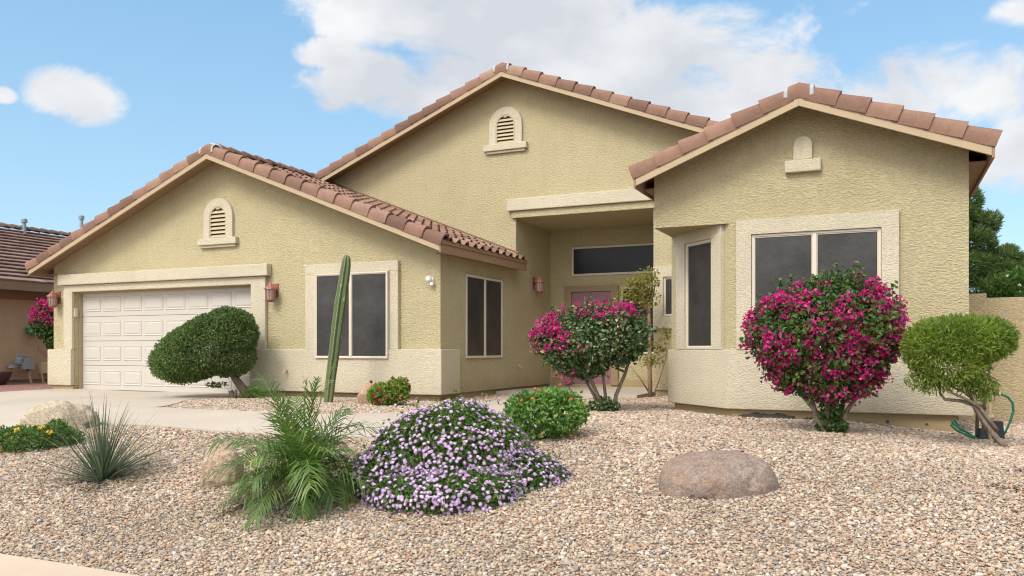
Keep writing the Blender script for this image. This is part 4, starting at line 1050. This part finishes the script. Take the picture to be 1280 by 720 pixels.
def cactus():
    k = .0133; rng = random.Random(3)
    m, nt, b = mat('cactus_skin'); at = N(nt, 'ShaderNodeAttribute', attribute_name='rnd'); v = coords(nt)
    n1 = tex_noise(nt, v, 9, 5, .7); n2 = tex_noise(nt, coords(nt, (20, 20, 34)), 1.0, 2)
    c = mixc(nt, n1, (.048, .082, .026), (.10, .135, .042))
    c = mixc(nt, mathn(nt, 'MULTIPLY', ramp(nt, [(.80, (0, 0, 0)), (.97, (1, 1, 1))], at.outputs['Fac']), ramp(nt, [(.40, (.3, .3, .3)), (.55, (1, 1, 1))], n2)), c, (.27, .28, .13))
    c = mixc(nt, ramp(nt, [(.66, (0, 0, 0)), (.70, (1, 1, 1))], tex_noise(nt, coords(nt, (1, 1, .7)), 11, 3)), c, (.40, .32, .19))
    sepz = N(nt, 'ShaderNodeSeparateXYZ'); nt.links.new(coords(nt), sepz.inputs[0])
    c = mixc(nt, mathn(nt, 'MULTIPLY', mathn(nt, 'SUBTRACT', 1.0, mathn(nt, 'MULTIPLY', sepz.outputs[2], 1.6)), n1), c, (.19, .17, .09))
    nt.links.new(c, b.inputs['Base Color']); b.inputs['Roughness'].default_value = .6; bump(nt, n1, b, .3, .01)
    P = [(410, 506), (411.5, 494), (414, 470), (418, 440), (421.5, 410), (425.5, 380), (430, 350), (432.5, 333), (433.3, 324), (433.5, 320), (433.6, 318.5)]
    R = [.074, .078, .082, .087, .090, .095, .086, .078, .064, .042, .01]
    # finer path
    pts, rad = [], []
    for i in range(len(P) - 1):
        for s in range(5 if i < 7 else 3):
            q = s / (5 if i < 7 else 3); pts.append(((P[i][0] + (P[i + 1][0] - P[i][0]) * q - 410) * k, (506 - P[i][1] - (P[i + 1][1] - P[i][1]) * q) * k)); rad.append(R[i] + (R[i + 1] - R[i]) * q)
    pts.append(((P[-1][0] - 410) * k, (506 - P[-1][1]) * k)); rad.append(R[-1])
    vs, rn, fs = [], [], []; rib = 6; sg = 8; n = rib * sg
    for i, ((x, z), r_) in enumerate(zip(pts, rad)):
        for j in range(n):
            a = 2 * PI * j / n + .35; ph = abs(((j % sg) / sg) - .5) * 2; q = ph ** .9
            rr = r_ * (.68 + .36 * q) * (1 + .02 * rng.uniform(-1, 1)); vs.append((x + rr * math.cos(a), rr * math.sin(a), z)); rn.append(q)
    for i in range(len(pts) - 1):
        for j in range(n): fs.append((i * n + j, i * n + (j + 1) % n, (i + 1) * n + (j + 1) % n, (i + 1) * n + j))
    o = mesh_np('cactus', np.array(vs), np.array(fs), m, None, rnd=rn, smooth=True)
    o.location = (-8.40, 11.06, -.03); o.rotation_euler = (0, 0, YAW)
    tag(o, 'tall leaning ribbed green column cactus in front of the garage-side window', 'cactus')
cactus()

# ------------------------------------------------------------------ boulders
def boulder(label, loc, size, m, seed, rz=0, freq=1.6, amp=.22, facet=.0, sink=.25, crease=0):
    bm = bmesh.new(); bmesh.ops.create_icosphere(bm, subdivisions=5, radius=1)
    off = Vector((seed * 7.3, seed * 3.1, seed * 1.7)); rs = random.Random(seed)
    planes = [(Vector((rs.gauss(0, 1), rs.gauss(0, 1), rs.gauss(0, .7))).normalized(), rs.uniform(.72, .95)) for _ in range(9)]
    for v in bm.verts:
        p = v.co.copy(); d = p.normalized()
        r_ = 1 + amp * mnoise.noise(d * freq + off) + amp * .4 * mnoise.noise(d * freq * 2.7 + off) + amp * .16 * mnoise.noise(d * freq * 8 + off)
        q = d * r_
        for nn, dd in planes:
            e = q.dot(nn) - dd
            if e > 0: q -= nn * e * facet
        if crease: q *= 1 - .07 * math.exp(-((d.x - .42 + .08 * math.sin(d.z * 7)) / .03) ** 2) * (d.z > .1)
        v.co = Vector((q.x * size[0], q.y * size[1], q.z * size[2]))
    me = bpy.data.meshes.new('boulder'); bm.to_mesh(me); bm.free(); me.materials.append(m); me.shade_smooth()
    o = bpy.data.objects.new('boulder', me); COL.objects.link(o)
    z = zgf(loc[0], loc[1]); o.location = (loc[0], loc[1], z + size[2] * (1 - sink * 2) * .5 if False else z + loc[2]); o.rotation_euler = (0, 0, YAW + rz)
    tag(o, label, 'boulder', 'boulders set in the gravel'); return o
boulder('smooth rounded brown-grey boulder alone on the gravel at right', (-1.21, 6.66, .0), (.50, .36, .30), rockmat('brown_granite', (.31, .205, .14), (.33, .26, .215), (.15, .13, .13)), 5, 0, 1.3, .15, .42, crease=1)
boulder('pale tan rough flat boulder behind the yellow-flowered bush', (-9.68, 7.12, .07), (.47, .40, .32), rockmat('pale_limestone', (.50, .40, .27), (.56, .47, .35), (.33, .26, .17)), 9, 0, 2.0, .30, .95)
boulder('tan and rust coloured boulder on the left side of the palm', (-5.56, 5.74, .10), (.21, .19, .27), rockmat('rust_rock', (.42, .30, .20), (.54, .42, .30), (.20, .10, .07)), 13, .3, 1.6, .2, .8)
boulder('small pinkish rock beside the red-flowered bush', (-7.50, 11.0, .10), (.20, .18, .26), rockmat('pink_rock', (.44, .28, .18), (.50, .35, .24), (.34, .20, .13)), 19, .2, 1.5, .2, .8)

# ------------------------------------------------------------------ right edge: block wall, pipes, hose
def block_wall():
    w_ = MB(); w_.box(1.0, 9.0, 12.9, 13.1, -.3, 1.60)
    o = w_.build('block_wall', M['block'], None, bevel=.01); tag(o, 'low tan stuccoed block wall behind the lime shrub at right', 'wall')
    c = MB(); c.box(.93, 1.28, 12.86, 13.14, -.3, 1.66); c.build('pilaster', M['block'], o, bevel=.012)
block_wall()
def pipes():
    k = .0086; bx, by = 1.05, 10.25; z0 = zgf(bx, by)
    t = thing('water_pipe', 'tan water supply pipe with dark brass valve behind the lime shrub', 'pipe', (bx, by, z0), YAW)
    P = lambda x, y, c=0: ((x - 1253) * k, c, (543 - y) * k)
    p = MB(); p.tube([P(1253, 545), P(1253, 500), P(1253, 486)], .019, 10); p.tube([P(1226, 485), P(1240, 485), P(1253, 485), P(1266, 485)], .017, 10); p.tube([P(1253, 492), P(1253, 482)], .026, 10); p.tube([P(1250, 514), P(1257, 514)], .024, 10)
    p.build('pipe', M['pvc'], t, smooth=True)
    v = MB(); v.tube([P(1237, 545), P(1237, 520), P(1238, 503)], [.02, .018, .018], 9); v.tube([P(1245, 540), P(1245, 515), P(1246, 498), P(1246, 491)], [.018, .018, .016, .008], 9); v.tube([P(1236, 503), P(1248, 503)], .018, 9); v.lathe([(.035, 0), (.038, .03), (.03, .06)], P(1239, 505), 10); v.lathe([(.03, 0), (.033, .03), (.02, .05)], P(1246, 520), 10)
    v.build('valve', M['brass'], t, smooth=True)
    b = MB(); hw = .052
    a, z = P(1262, 0)[0], 0
    b.add([(a - .06, -.06, -.03), (a + .06, -.06, -.03), (a + .06, .06, -.03), (a - .06, .06, -.03), (a - .045, -.045, .205), (a + .045, -.045, .205), (a + .045, .045, .205), (a - .045, .045, .205)], [(3, 2, 1, 0), (4, 5, 6, 7), (0, 1, 5, 4), (1, 2, 6, 5), (2, 3, 7, 6), (3, 0, 4, 7)])
    o = b.build('plastic_box', M['black'], None, bevel=.01); o.location = (bx, by, z0); o.rotation_euler = (0, 0, YAW); tag(o, 'upright black plastic box standing at the foot of the tan pipe', 'box', 'black boxes by the water pipe')
    b = MB(); a = P(1240, 0)[0]
    b.add([(a - .055, -.1, -.03), (a + .055, -.1, -.03), (a + .055, .01, -.03), (a - .055, .01, -.03), (a - .035, -.085, .13), (a + .035, -.085, .13), (a + .035, 0, .13), (a - .035, 0, .13)], [(3, 2, 1, 0), (4, 5, 6, 7), (0, 1, 5, 4), (1, 2, 6, 5), (2, 3, 7, 6), (3, 0, 4, 7)])
    o = b.build('plastic_box', M['black'], None, bevel=.01); o.location = (bx, by - .02, z0); o.rotation_euler = (0, 0, YAW); tag(o, 'shorter black plastic box behind the shrub trunk, under the dark valve', 'box', 'black boxes by the water pipe')
    h = MB(); h.tube([P(1267, 485), P(1276, 489), P(1282, 496), P(1283, 506), P(1279, 520), P(1273, 533), P(1268, 544, .05)], .013, 8)
    h.tube([P(1232, 540, -.03), P(1222, 533, -.03), P(1214, 528, 0), P(1210, 524, .02), P(1208, 520, .05)], .013, 8); h.tube([P(1234, 541, -.05), P(1220, 536, -.05), P(1210, 531, -.02), P(1206, 525, .03), P(1212, 519, .06), P(1216, 526, .03)], .013, 8)
    o = h.build('garden_hose', M['hose'], None, smooth=True); o.location = (bx, by, z0); o.rotation_euler = (0, 0, YAW); tag(o, 'dark green garden hose looping from the tan pipe down to the gravel', 'hose')
pipes()
def litter():
    rs = np.random.default_rng(5); P = []
    for (x, y, n, s) in ((.9, 7.1, 30, .10), (1.0, 7.7, 18, .08), (-4.2, 5.15, 16, .12), (-3.1, 5.2, 10, .3), (-1.0, 9.15, 22, .3), (-3.3, 7.7, 18, .2), (-6.6, 5.2, 16, .15), (.4, 10.5, 26, .4), (-1.4, 10.6, 22, .35), (-2, 6.5, 26, 1.2), (-6, 6.3, 26, 1.2), (0, 8.2, 22, .9), (-3, 9.3, 20, .9), (-8, 10.2, 26, 1.2), (-3.4, 10.7, 30, .4)):
        for _ in range(n):
            a, b_ = x + rs.normal(0, s), y + rs.normal(0, s * .5); P.append((a, b_, zgf(a, b_) + .028))
    P = np.array(P); V, F = leaf_mesh(P, np.tile([[0, 0, 1.]], (len(P), 1)), rs, .04, .022, .7, .0)
    o = mesh_np('dry_leaves', V, F, M['dry']); struct(o, 'stuff'); o['label'] = 'scattered dry brown leaves on the gravel'
litter()

# ------------------------------------------------------------------ beyond the wall at right
def pine():
    rng = np.random.default_rng(131); k = .0245
    t = thing('pine_tree', 'dark green pine tree rising behind the block wall at right', 'tree', (2.35, 28.5, 0), YAW)
    px = lambda x, y: ((x - 1216) * k, .89 + (437 - y) * k)
    def lb(x, y, rx, rz, cy=0): a, b_ = px(x, y); return (a, cy, b_, rx * k, rx * k * .9, rz * k)
    lobes = [lb(1215, 250, 15, 14), lb(1205, 268, 22, 14), lb(1232, 282, 20, 13), lb(1240, 276, 12, 9), lb(1212, 300, 26, 16), lb(1228, 306, 20, 12), lb(1206, 330, 28, 18), lb(1226, 330, 20, 14), lb(1256, 322, 15, 10), lb(1266, 316, 10, 8), lb(1254, 338, 22, 12), lb(1240, 350, 24, 14), lb(1274, 340, 16, 11), lb(1290, 330, 16, 12), lb(1185, 290, 30, 30), lb(1182, 330, 36, 26), lb(1222, 360, 30, 16), lb(1270, 356, 20, 10)]
    P, Nn, R = crown(lobes, 42000, rng, .55, .28, 5, .75, twig=.2)
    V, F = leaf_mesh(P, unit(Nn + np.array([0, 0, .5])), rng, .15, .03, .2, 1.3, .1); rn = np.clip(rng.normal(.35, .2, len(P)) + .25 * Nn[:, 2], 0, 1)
    mesh_np('crown', V, F, G['pine'], t, rnd=np.repeat(rn, 4))
    tr = MB(); tr.tube([(-.5, 0, -.2), (-.45, 0, 2), (-.3, 0, 4), (-.1, 0, 5.6)], [.22, .18, .12, .03], 10)
    for x, y in ((1232, 284), (1212, 302), (1256, 322), (1274, 338), (1206, 268), (1290, 330), (1185, 330)):
        a, z = px(x, y); tr.tube([(-.4, 0, z - .5), ((a - .4) / 2, 0, z - .3), (a, 0, z)], [.07, .05, .02], 6)
    tr.build('trunk', M['bark'], t, smooth=True, angle=0)
pine()
def oleander():
    rng = np.random.default_rng(141); k = .0125
    t = thing('oleander_bush', 'bright leafy bush with white blossoms showing over the block wall', 'bush', (1.95, 14.6, 0), YAW)
    px = lambda x, y: ((x - 1228) * k, .89 + (437 - y) * k)
    def lb(x, y, rx, rz): a, b_ = px(x, y); return (a, 0, b_, rx * k, rx * k * .8, rz * k)
    lobes = [lb(1218, 366, 18, 26), lb(1234, 378, 22, 24), lb(1205, 370, 20, 20), lb(1256, 384, 22, 18), lb(1225, 420, 44, 40), lb(1275, 390, 20, 20)]
    P, Nn, R = crown(lobes, 9000, rng, .5, .25, 6, .7, twig=.25); leaves('foliage', t, G['olea'], P, Nn, rng, .11, .024, face=.3, lift=.8)
    C = P[(R > .97) & (P[:, 2] > 1.5)][:26]; V, F, r = flower_heads(C, unit(rng.normal(size=C.shape) + np.array([0, -1, .4])), rng, .05, 6); o = mesh_np('blossom', V, F, G['whitef'], t, rnd=r); o['kind'] = 'stuff'
    tr = MB(); branches(tr, (0, 0, 0), [(-.3, 0, 1.5), (.1, .1, 1.6), (.4, 0, 1.4)], .03, rng, 3, .05); tr.build('stem', M['bark'], t, smooth=True, angle=0)
oleander()
def far_house():
    t = thing('far_house', 'pale beige house with a dark window glimpsed behind the pine at far right', 'house', (8.2, 43, 0))
    b = MB(); b.box(-3.0, 12, 0, 10, 0, 4.75); b.build('wall', M['farwall'], t)
    r_ = MB(); r_.prism([(-3.4, -.4, 4.75), (12.4, -.4, 4.75), (12.4, 10.4, 4.75), (-3.4, 10.4, 4.75)], (0, 0, .12)); r_.add([(-3.4, -.4, 4.872), (12.4, -.4, 4.872), (12.4, 10.4, 4.872), (-3.4, 10.4, 4.872), (1.5, 5, 6.0), (8, 5, 6.0)], [(0, 1, 5, 4), (1, 2, 5), (2, 3, 4, 5), (3, 0, 4)]); r_.build('roof', M['ntile'], t)
    f = frameX(-1.75, 0); w_ = MB(); w_.fbox(f, -.8, .8, 3.9, 4.6, .003, .05); wo = w_.build('window', M['frame'], t); p = MB(); p.fbox(f, -.72, .72, 3.97, 4.53, .0505, .06); p.build('pane', M['glass'], wo)
far_house()

# ------------------------------------------------------------------ neighbour's side
def neighbour():
    X = -20.6
    t = thing('neighbour_house', 'brown stucco house with brown tiled roof at the left edge beyond the driveway', 'house', (X, 14, 0))
    w_ = MB(); w_.box(-9.2, 0, -6, 10, .1, 2.66); w_.build('wall', M['neigh'], t)
    f = MB(); f.box(-9.1, -.03, -5.97, 9.97, -.2, .098); f.build('foundation', M['neave'], t)
    EX, EZ, sl = .55, 2.62, .43; rdz = 4.62; run = (rdz - EZ) / sl
    d = MB(); Y0, Y1 = -6.6, 10.6
    d.prism([(EX, Y0, EZ), (EX - run, Y0, rdz), (EX - 2 * run, Y0, EZ), (EX - 2 * run, Y0, EZ - .05), (EX - run, Y0, rdz - .05), (EX, Y0, EZ - .05)], (0, Y1 - Y0, 0)); ro = d.build('roof', M['neave'], t)
    tl = MB(); rs = random.Random(2); k = math.sqrt(1 + sl * sl); U = Vector((-1 / k, 0, sl / k)); Nn = Vector((sl / k, 0, 1 / k)); n = int(run * k / .32)
    for i in range(n + 1):
        s0 = i * .32 - (.05 if i == 0 else 0); s1 = min(run * k, (i + 1) * .32 + .04); y = Y0
        while y < Y1:
            y2 = min(Y1, y + .32); P0 = Vector((EX, y + .002, EZ)); A = Vector((0, y2 - y - .004, 0)); j = rs.uniform(-.006, .006)
            vs = [P0 + U * (s0 + j) + Nn * .07, P0 + A + U * (s0 + j) + Nn * .07, P0 + A + U * s1 + Nn * .012, P0 + U * s1 + Nn * .012, P0 + U * (s0 + j) + Nn * .035, P0 + A + U * (s0 + j) + Nn * .035]
            tl.add(vs, [(0, 1, 2, 3), (4, 5, 1, 0)], rs.random()); y = y2
    tl.build('roof_tiles', M['ntile'], ro, fix=False)
    r_ = MB(); ridge_row(r_, (EX - run, Y0, rdz + .06), (EX - run, Y1, rdz + .06), .13, .33)
    a = Vector((EX, -2.35, EZ)) + Nn * .09; r2_ = MB(); ridge_row(r2_, a + U * .9, a + U * 2.9 + Vector((0, 2.1, 0)), .1, .33); r2_.build('hip_tiles', M['ntile'], ro, smooth=True, fix=False); r_.build('ridge_tiles', M['ntile'], ro, smooth=True, fix=False)
    b = MB(); b.box(EX + .002, EX + .04, Y0, Y1, EZ - .22, EZ + .03); b.box(-.01, EX - .002, Y0 + .05, Y1, EZ - .17, EZ - .12); b.box(.003, .06, -6, 10, EZ - .42, EZ - .18); b.build('eave_board', M['neave'], ro)
    for y, s, h in ((2.9, .50, .40), (4.9, .50, .80)):
        p = MB(); xx = EX - run * (1 - s) * 1.9; zz = rdz - abs(xx - (EX - run)) * sl; p.tube([(xx, y, zz - .1), (xx, y, zz + h)], .055, 10); p.lathe([(.09, 0), (.095, .10), (.06, .13)], (xx, y, zz + h - .06), 10); p.build('vent_pipe', M['grey'], ro, smooth=True)
    g = MB(); yy = -.05
    g.lathe([(.07, 0), (.09, .03), (.09, .17), (.06, .2)], (.2, yy, .50), 14); g.box(.12, .28, yy + .03, yy + .36, .38, .56); g.box(.14, .26, yy + .08, yy + .30, .56, .66)
    g.tube([(.2, yy - .12, .55), (.2, yy + .06, .55)], .028, 8); g.tube([(.2, yy + .2, .65), (.2, yy + .2, .74), (.2, yy - .06, .74), (.2, yy - .06, .66)], .026, 8)
    g.lathe([(.02, 0), (.10, .02), (.10, .08), (.02, .10)], (.2, yy - .2, .40), 14); g.tube([(.2, yy - .2, .45), (.2, yy + .05, .45)], .024, 8); g.tube([(.2, yy + .3, .0), (.2, yy + .3, .40)], .022, 8); g.tube([(.0, yy - .2, .45), (.2, yy - .2, .45)], .022, 8)
    g.build('gas_meter', M['grey'], t, smooth=True)
    u = MB(); u.box(.002, .14, .60, .86, .25, .55); u.build('utility_box', M['pvc'], t, bevel=.01)
    c = MB(); c.tube([(.03, .93, .1), (.03, .93, 1.2)], .04, 8); c.tube([(.03, .92, .75), (.05, .80, .78), (.05, .55, 1.0), (.03, .42, 1.3)], .012, 6); c.build('conduit', M['neigh'], t, smooth=True)
    w2 = MB(); w2.box(.002, .06, 1.0, 1.3, .75, 1.15); w2.build('utility_box', M['neigh'], t, bevel=.01)
neighbour()
def side_yard():
    k = .0208
    p = MB(); p.lathe([(.14, 0), (.19, .04), (.28, .20), (.32, .31), (.32, .34), (.29, .34), (.26, .28)], (0, 0, 0), 20); o = p.build('planter_bowl', M['pot'], None, smooth=True); o.location = (-19.9, 13.05, .0); tag(o, 'dark brown bowl planter on red gravel by the neighbour wall', 'planter')
    s = MB(); s.tube([(-20.15, 14.45, .0), (-20.33, 14.42, .7), (-20.52, 14.38, 1.36)], .028, 8); o = s.build('wooden_pole', M['wood'], None, smooth=True); tag(o, 'tall brown wooden pole leaning on the brown neighbour wall', 'pole')
    s = MB(); s.lathe([(.13, 0), (.16, .02), (.17, .15), (.14, .17)], (-20.42, 14.33, 1.30), 12); o = s.build('hose_holder', M['hose'], None, smooth=True); tag(o, 'dark green hose holder on the neighbour wall above the leaning pole', 'holder')
    s = MB(); s.tube([(-20.3, 14.22, .0), (-20.5, 14.22, .45)], .035, 8); o = s.build('wooden_stake', M['wood'], None, smooth=True); tag(o, 'short wooden stake propped by the gas meter', 'stake')
    rng = np.random.default_rng(151)
    t = thing('bougainvillea', 'small bougainvillea tree in the side yard, half hidden by the garage corner', 'bush', (-18.35, 13.4, 0), YAW, BG)
    lobes = [(0, 0, 1.55, .46, .42, .46), (.2, 0, 1.25, .42, .36, .40), (-.12, .0, 1.75, .30, .30, .28)]
    P, Nn, R = crown(lobes, 5200, rng, .5, .16, 6, .7); leaves('foliage', t, G['boug'], P, Nn, rng, .08, .055, face=.5, lift=.25)
    C, Cn = blossom_clusters(lobes, rng, 90, 14, .05, lambda p, n: (p[:, 2] > 1.55) & (p[:, 0] < .25) & (lumps(p, np.random.default_rng(1), 6) > -.4), .03); V, F = leaf_mesh(C, Cn, rng, .05, .048, .55, .2, .25); o = mesh_np('blossom', V, F, G['pink'], t, rnd=np.repeat(np.clip(rng.normal(.45, .22, len(C)), 0, 1), 4)); o['kind'] = 'stuff'
    tr = MB(); branches(tr, (0.15, 0, 0), [(0, 0, 1.5), (.25, .1, 1.3), (.1, -.1, 1.4)], .04, rng, 3, .03); tr.build('trunk', M['barkg'], t, smooth=True, angle=0)
side_yard()

# ------------------------------------------------------------------ camera, light, sky
cam = bpy.data.cameras.new('camera'); co = bpy.data.objects.new('camera', cam); COL.objects.link(co)
cam.sensor_width = 36; cam.lens = 36 * 1020 / 1280; cam.shift_y = 77 / 1280; cam.clip_start = .05; cam.clip_end = 2000
co.location = (0, 0, .89); co.rotation_euler = (math.radians(90), 0, YAW)
scene.camera = co

SUN_EL, SUN_AZ = math.radians(46), math.radians(193)      # azimuth measured clockwise from +Y: light from the street, a little left
sd = Vector((math.sin(SUN_AZ) * math.cos(SUN_EL), math.cos(SUN_AZ) * math.cos(SUN_EL), math.sin(SUN_EL)))
sl = bpy.data.lights.new('sun', 'SUN'); so = bpy.data.objects.new('sun', sl); COL.objects.link(so)
sl.energy = 1.45; sl.angle = math.radians(21); sl.color = (1, .95, .87)
so.rotation_euler = (-sd).to_track_quat('-Z', 'Y').to_euler()

wd = bpy.data.worlds.new('World'); scene.world = wd; wd.use_nodes = True
nt = wd.node_tree; bg = nt.nodes['Background']; bg.inputs['Strength'].default_value = .112
sky = N(nt, 'ShaderNodeTexSky', sky_type='NISHITA', sun_disc=False, sun_elevation=SUN_EL, sun_rotation=SUN_AZ)
sky.air_density = 1.0; sky.dust_density = .6; sky.ozone_density = 1.3
tc = N(nt, 'ShaderNodeTexCoord'); sp = N(nt, 'ShaderNodeSeparateXYZ'); nt.links.new(tc.outputs['Generated'], sp.inputs[0])
az = mathn(nt, 'ARCTAN2', sp.outputs[0], sp.outputs[1]); el = mathn(nt, 'ARCSINE', sp.outputs[2])
def blob(px, py, rx, ry):
    u, v = (px - 640) / 1020, -(py - 437) / 1020
    s, c = math.sin(YAW), math.cos(YAW); x, y = -s + u * c, c + u * s
    a0, e0 = math.atan2(x, y), math.atan2(v, math.hypot(x, y)); ra, re = rx / 1020 / (1 + u * u), ry / 1020 / (1 + u * u)
    da = mathn(nt, 'DIVIDE', mathn(nt, 'SUBTRACT', az, a0), ra); de = mathn(nt, 'DIVIDE', mathn(nt, 'SUBTRACT', el, e0), re)
    r2 = mathn(nt, 'ADD', mathn(nt, 'MULTIPLY', da, da), mathn(nt, 'MULTIPLY', de, de))
    return mathn(nt, 'MAXIMUM', mathn(nt, 'SUBTRACT', 1.0, r2), -1.5)
blobs = [(100, 122, 74, 40), (0, 118, 24, 14), (620, 20, 245, 66), (480, 105, 115, 46), (560, 120, 90, 70), (760, 90, 240, 95), (930, 110, 130, 85), (1170, 120, 180, 72), (1010, 165, 140, 66), (1285, 8, 70, 30), (1300, 190, 120, 80), (1240, 215, 60, 26), (410, 70, 50, 22)]
dens = None
for b_ in blobs:
    x = blob(*b_); dens = x if dens is None else mathn(nt, 'MAXIMUM', dens, x)
mp = N(nt, 'ShaderNodeMapping'); mp.inputs['Scale'].default_value = (1, 1, 1.7); nt.links.new(tc.outputs['Generated'], mp.inputs[0])
n1 = N(nt, 'ShaderNodeTexNoise'); n1.inputs['Scale'].default_value = 7.5; n1.inputs['Detail'].default_value = 11; n1.inputs['Roughness'].default_value = .62; n1.inputs['Distortion'].default_value = .35; nt.links.new(mp.outputs[0], n1.inputs['Vector'])
n2 = N(nt, 'ShaderNodeTexNoise'); n2.inputs['Scale'].default_value = 5.2; n2.inputs['Detail'].default_value = 6; nt.links.new(mp.outputs[0], n2.inputs['Vector'])
# cloud cover everywhere else: high overhead and behind the camera
rest = mathn(nt, 'SUBTRACT', mathn(nt, 'MULTIPLY', mathn(nt, 'SUBTRACT', sp.outputs[2], .46), 3.0), 0.0)
back = mathn(nt, 'MULTIPLY', mathn(nt, 'SUBTRACT', mathn(nt, 'MULTIPLY', sp.outputs[1], -1.0), .15), 1.6)
dens = mathn(nt, 'MAXIMUM', dens, mathn(nt, 'MINIMUM', mathn(nt, 'MAXIMUM', rest, back), .8))
d2 = mathn(nt, 'ADD', dens, mathn(nt, 'MULTIPLY', mathn(nt, 'SUBTRACT', n1.outputs['Fac'], .5), 3.4))
cov = N(nt, 'ShaderNodeMapRange', interpolation_type='SMOOTHSTEP'); cov.inputs['From Min'].default_value = .0; cov.inputs['From Max'].default_value = .75
nt.links.new(d2, cov.inputs['Value'])
shade = ramp(nt, [(.36, (3.35, 3.5, 3.8)), (.60, (4.7, 4.73, 4.8))], n2.outputs['Fac'])
skc = mixc(nt, .72, mixc(nt, 1.0, sky.outputs[0], (1.05, 1.15, 1.25), 'MULTIPLY'), ramp(nt, [(0, (2.6, 3.75, 4.4)), (.16, (2.1, 3.35, 4.2)), (.42, (1.35, 2.65, 3.95)), (1, (.9, 2.0, 3.3))], sp.outputs[2]))
# glow added to unseen cloud round the sun, to front-light the walls
dp = N(nt, 'ShaderNodeVectorMath', operation='DOT_PRODUCT'); nt.links.new(tc.outputs['Generated'], dp.inputs[0]); dp.inputs[1].default_value = tuple(sd)
glow = mathn(nt, 'POWER', mathn(nt, 'MAXIMUM', dp.outputs['Value'], 0.0), 2.5)
gl = N(nt, 'ShaderNodeVectorMath', operation='SCALE'); nt.links.new(shade, gl.inputs[0]); nt.links.new(mathn(nt, 'ADD', 1.0, mathn(nt, 'MULTIPLY', glow, 2.4)), gl.inputs['Scale'])
nt.links.new(mixc(nt, cov.outputs[0], skc, gl.outputs[0]), bg.inputs['Color'])

scene.view_settings.view_transform = 'Standard'; scene.view_settings.look = 'None'; scene.view_settings.gamma = 1; scene.view_settings.exposure = .86
scene.cycles.max_bounces = 6; scene.cycles.diffuse_bounces = 3; scene.cycles.glossy_bounces = 2; scene.cycles.transmission_bounces = 4; scene.cycles.transparent_max_bounces = 4
scene.cycles.use_denoising = True; scene.cycles.filter_width = 1.15
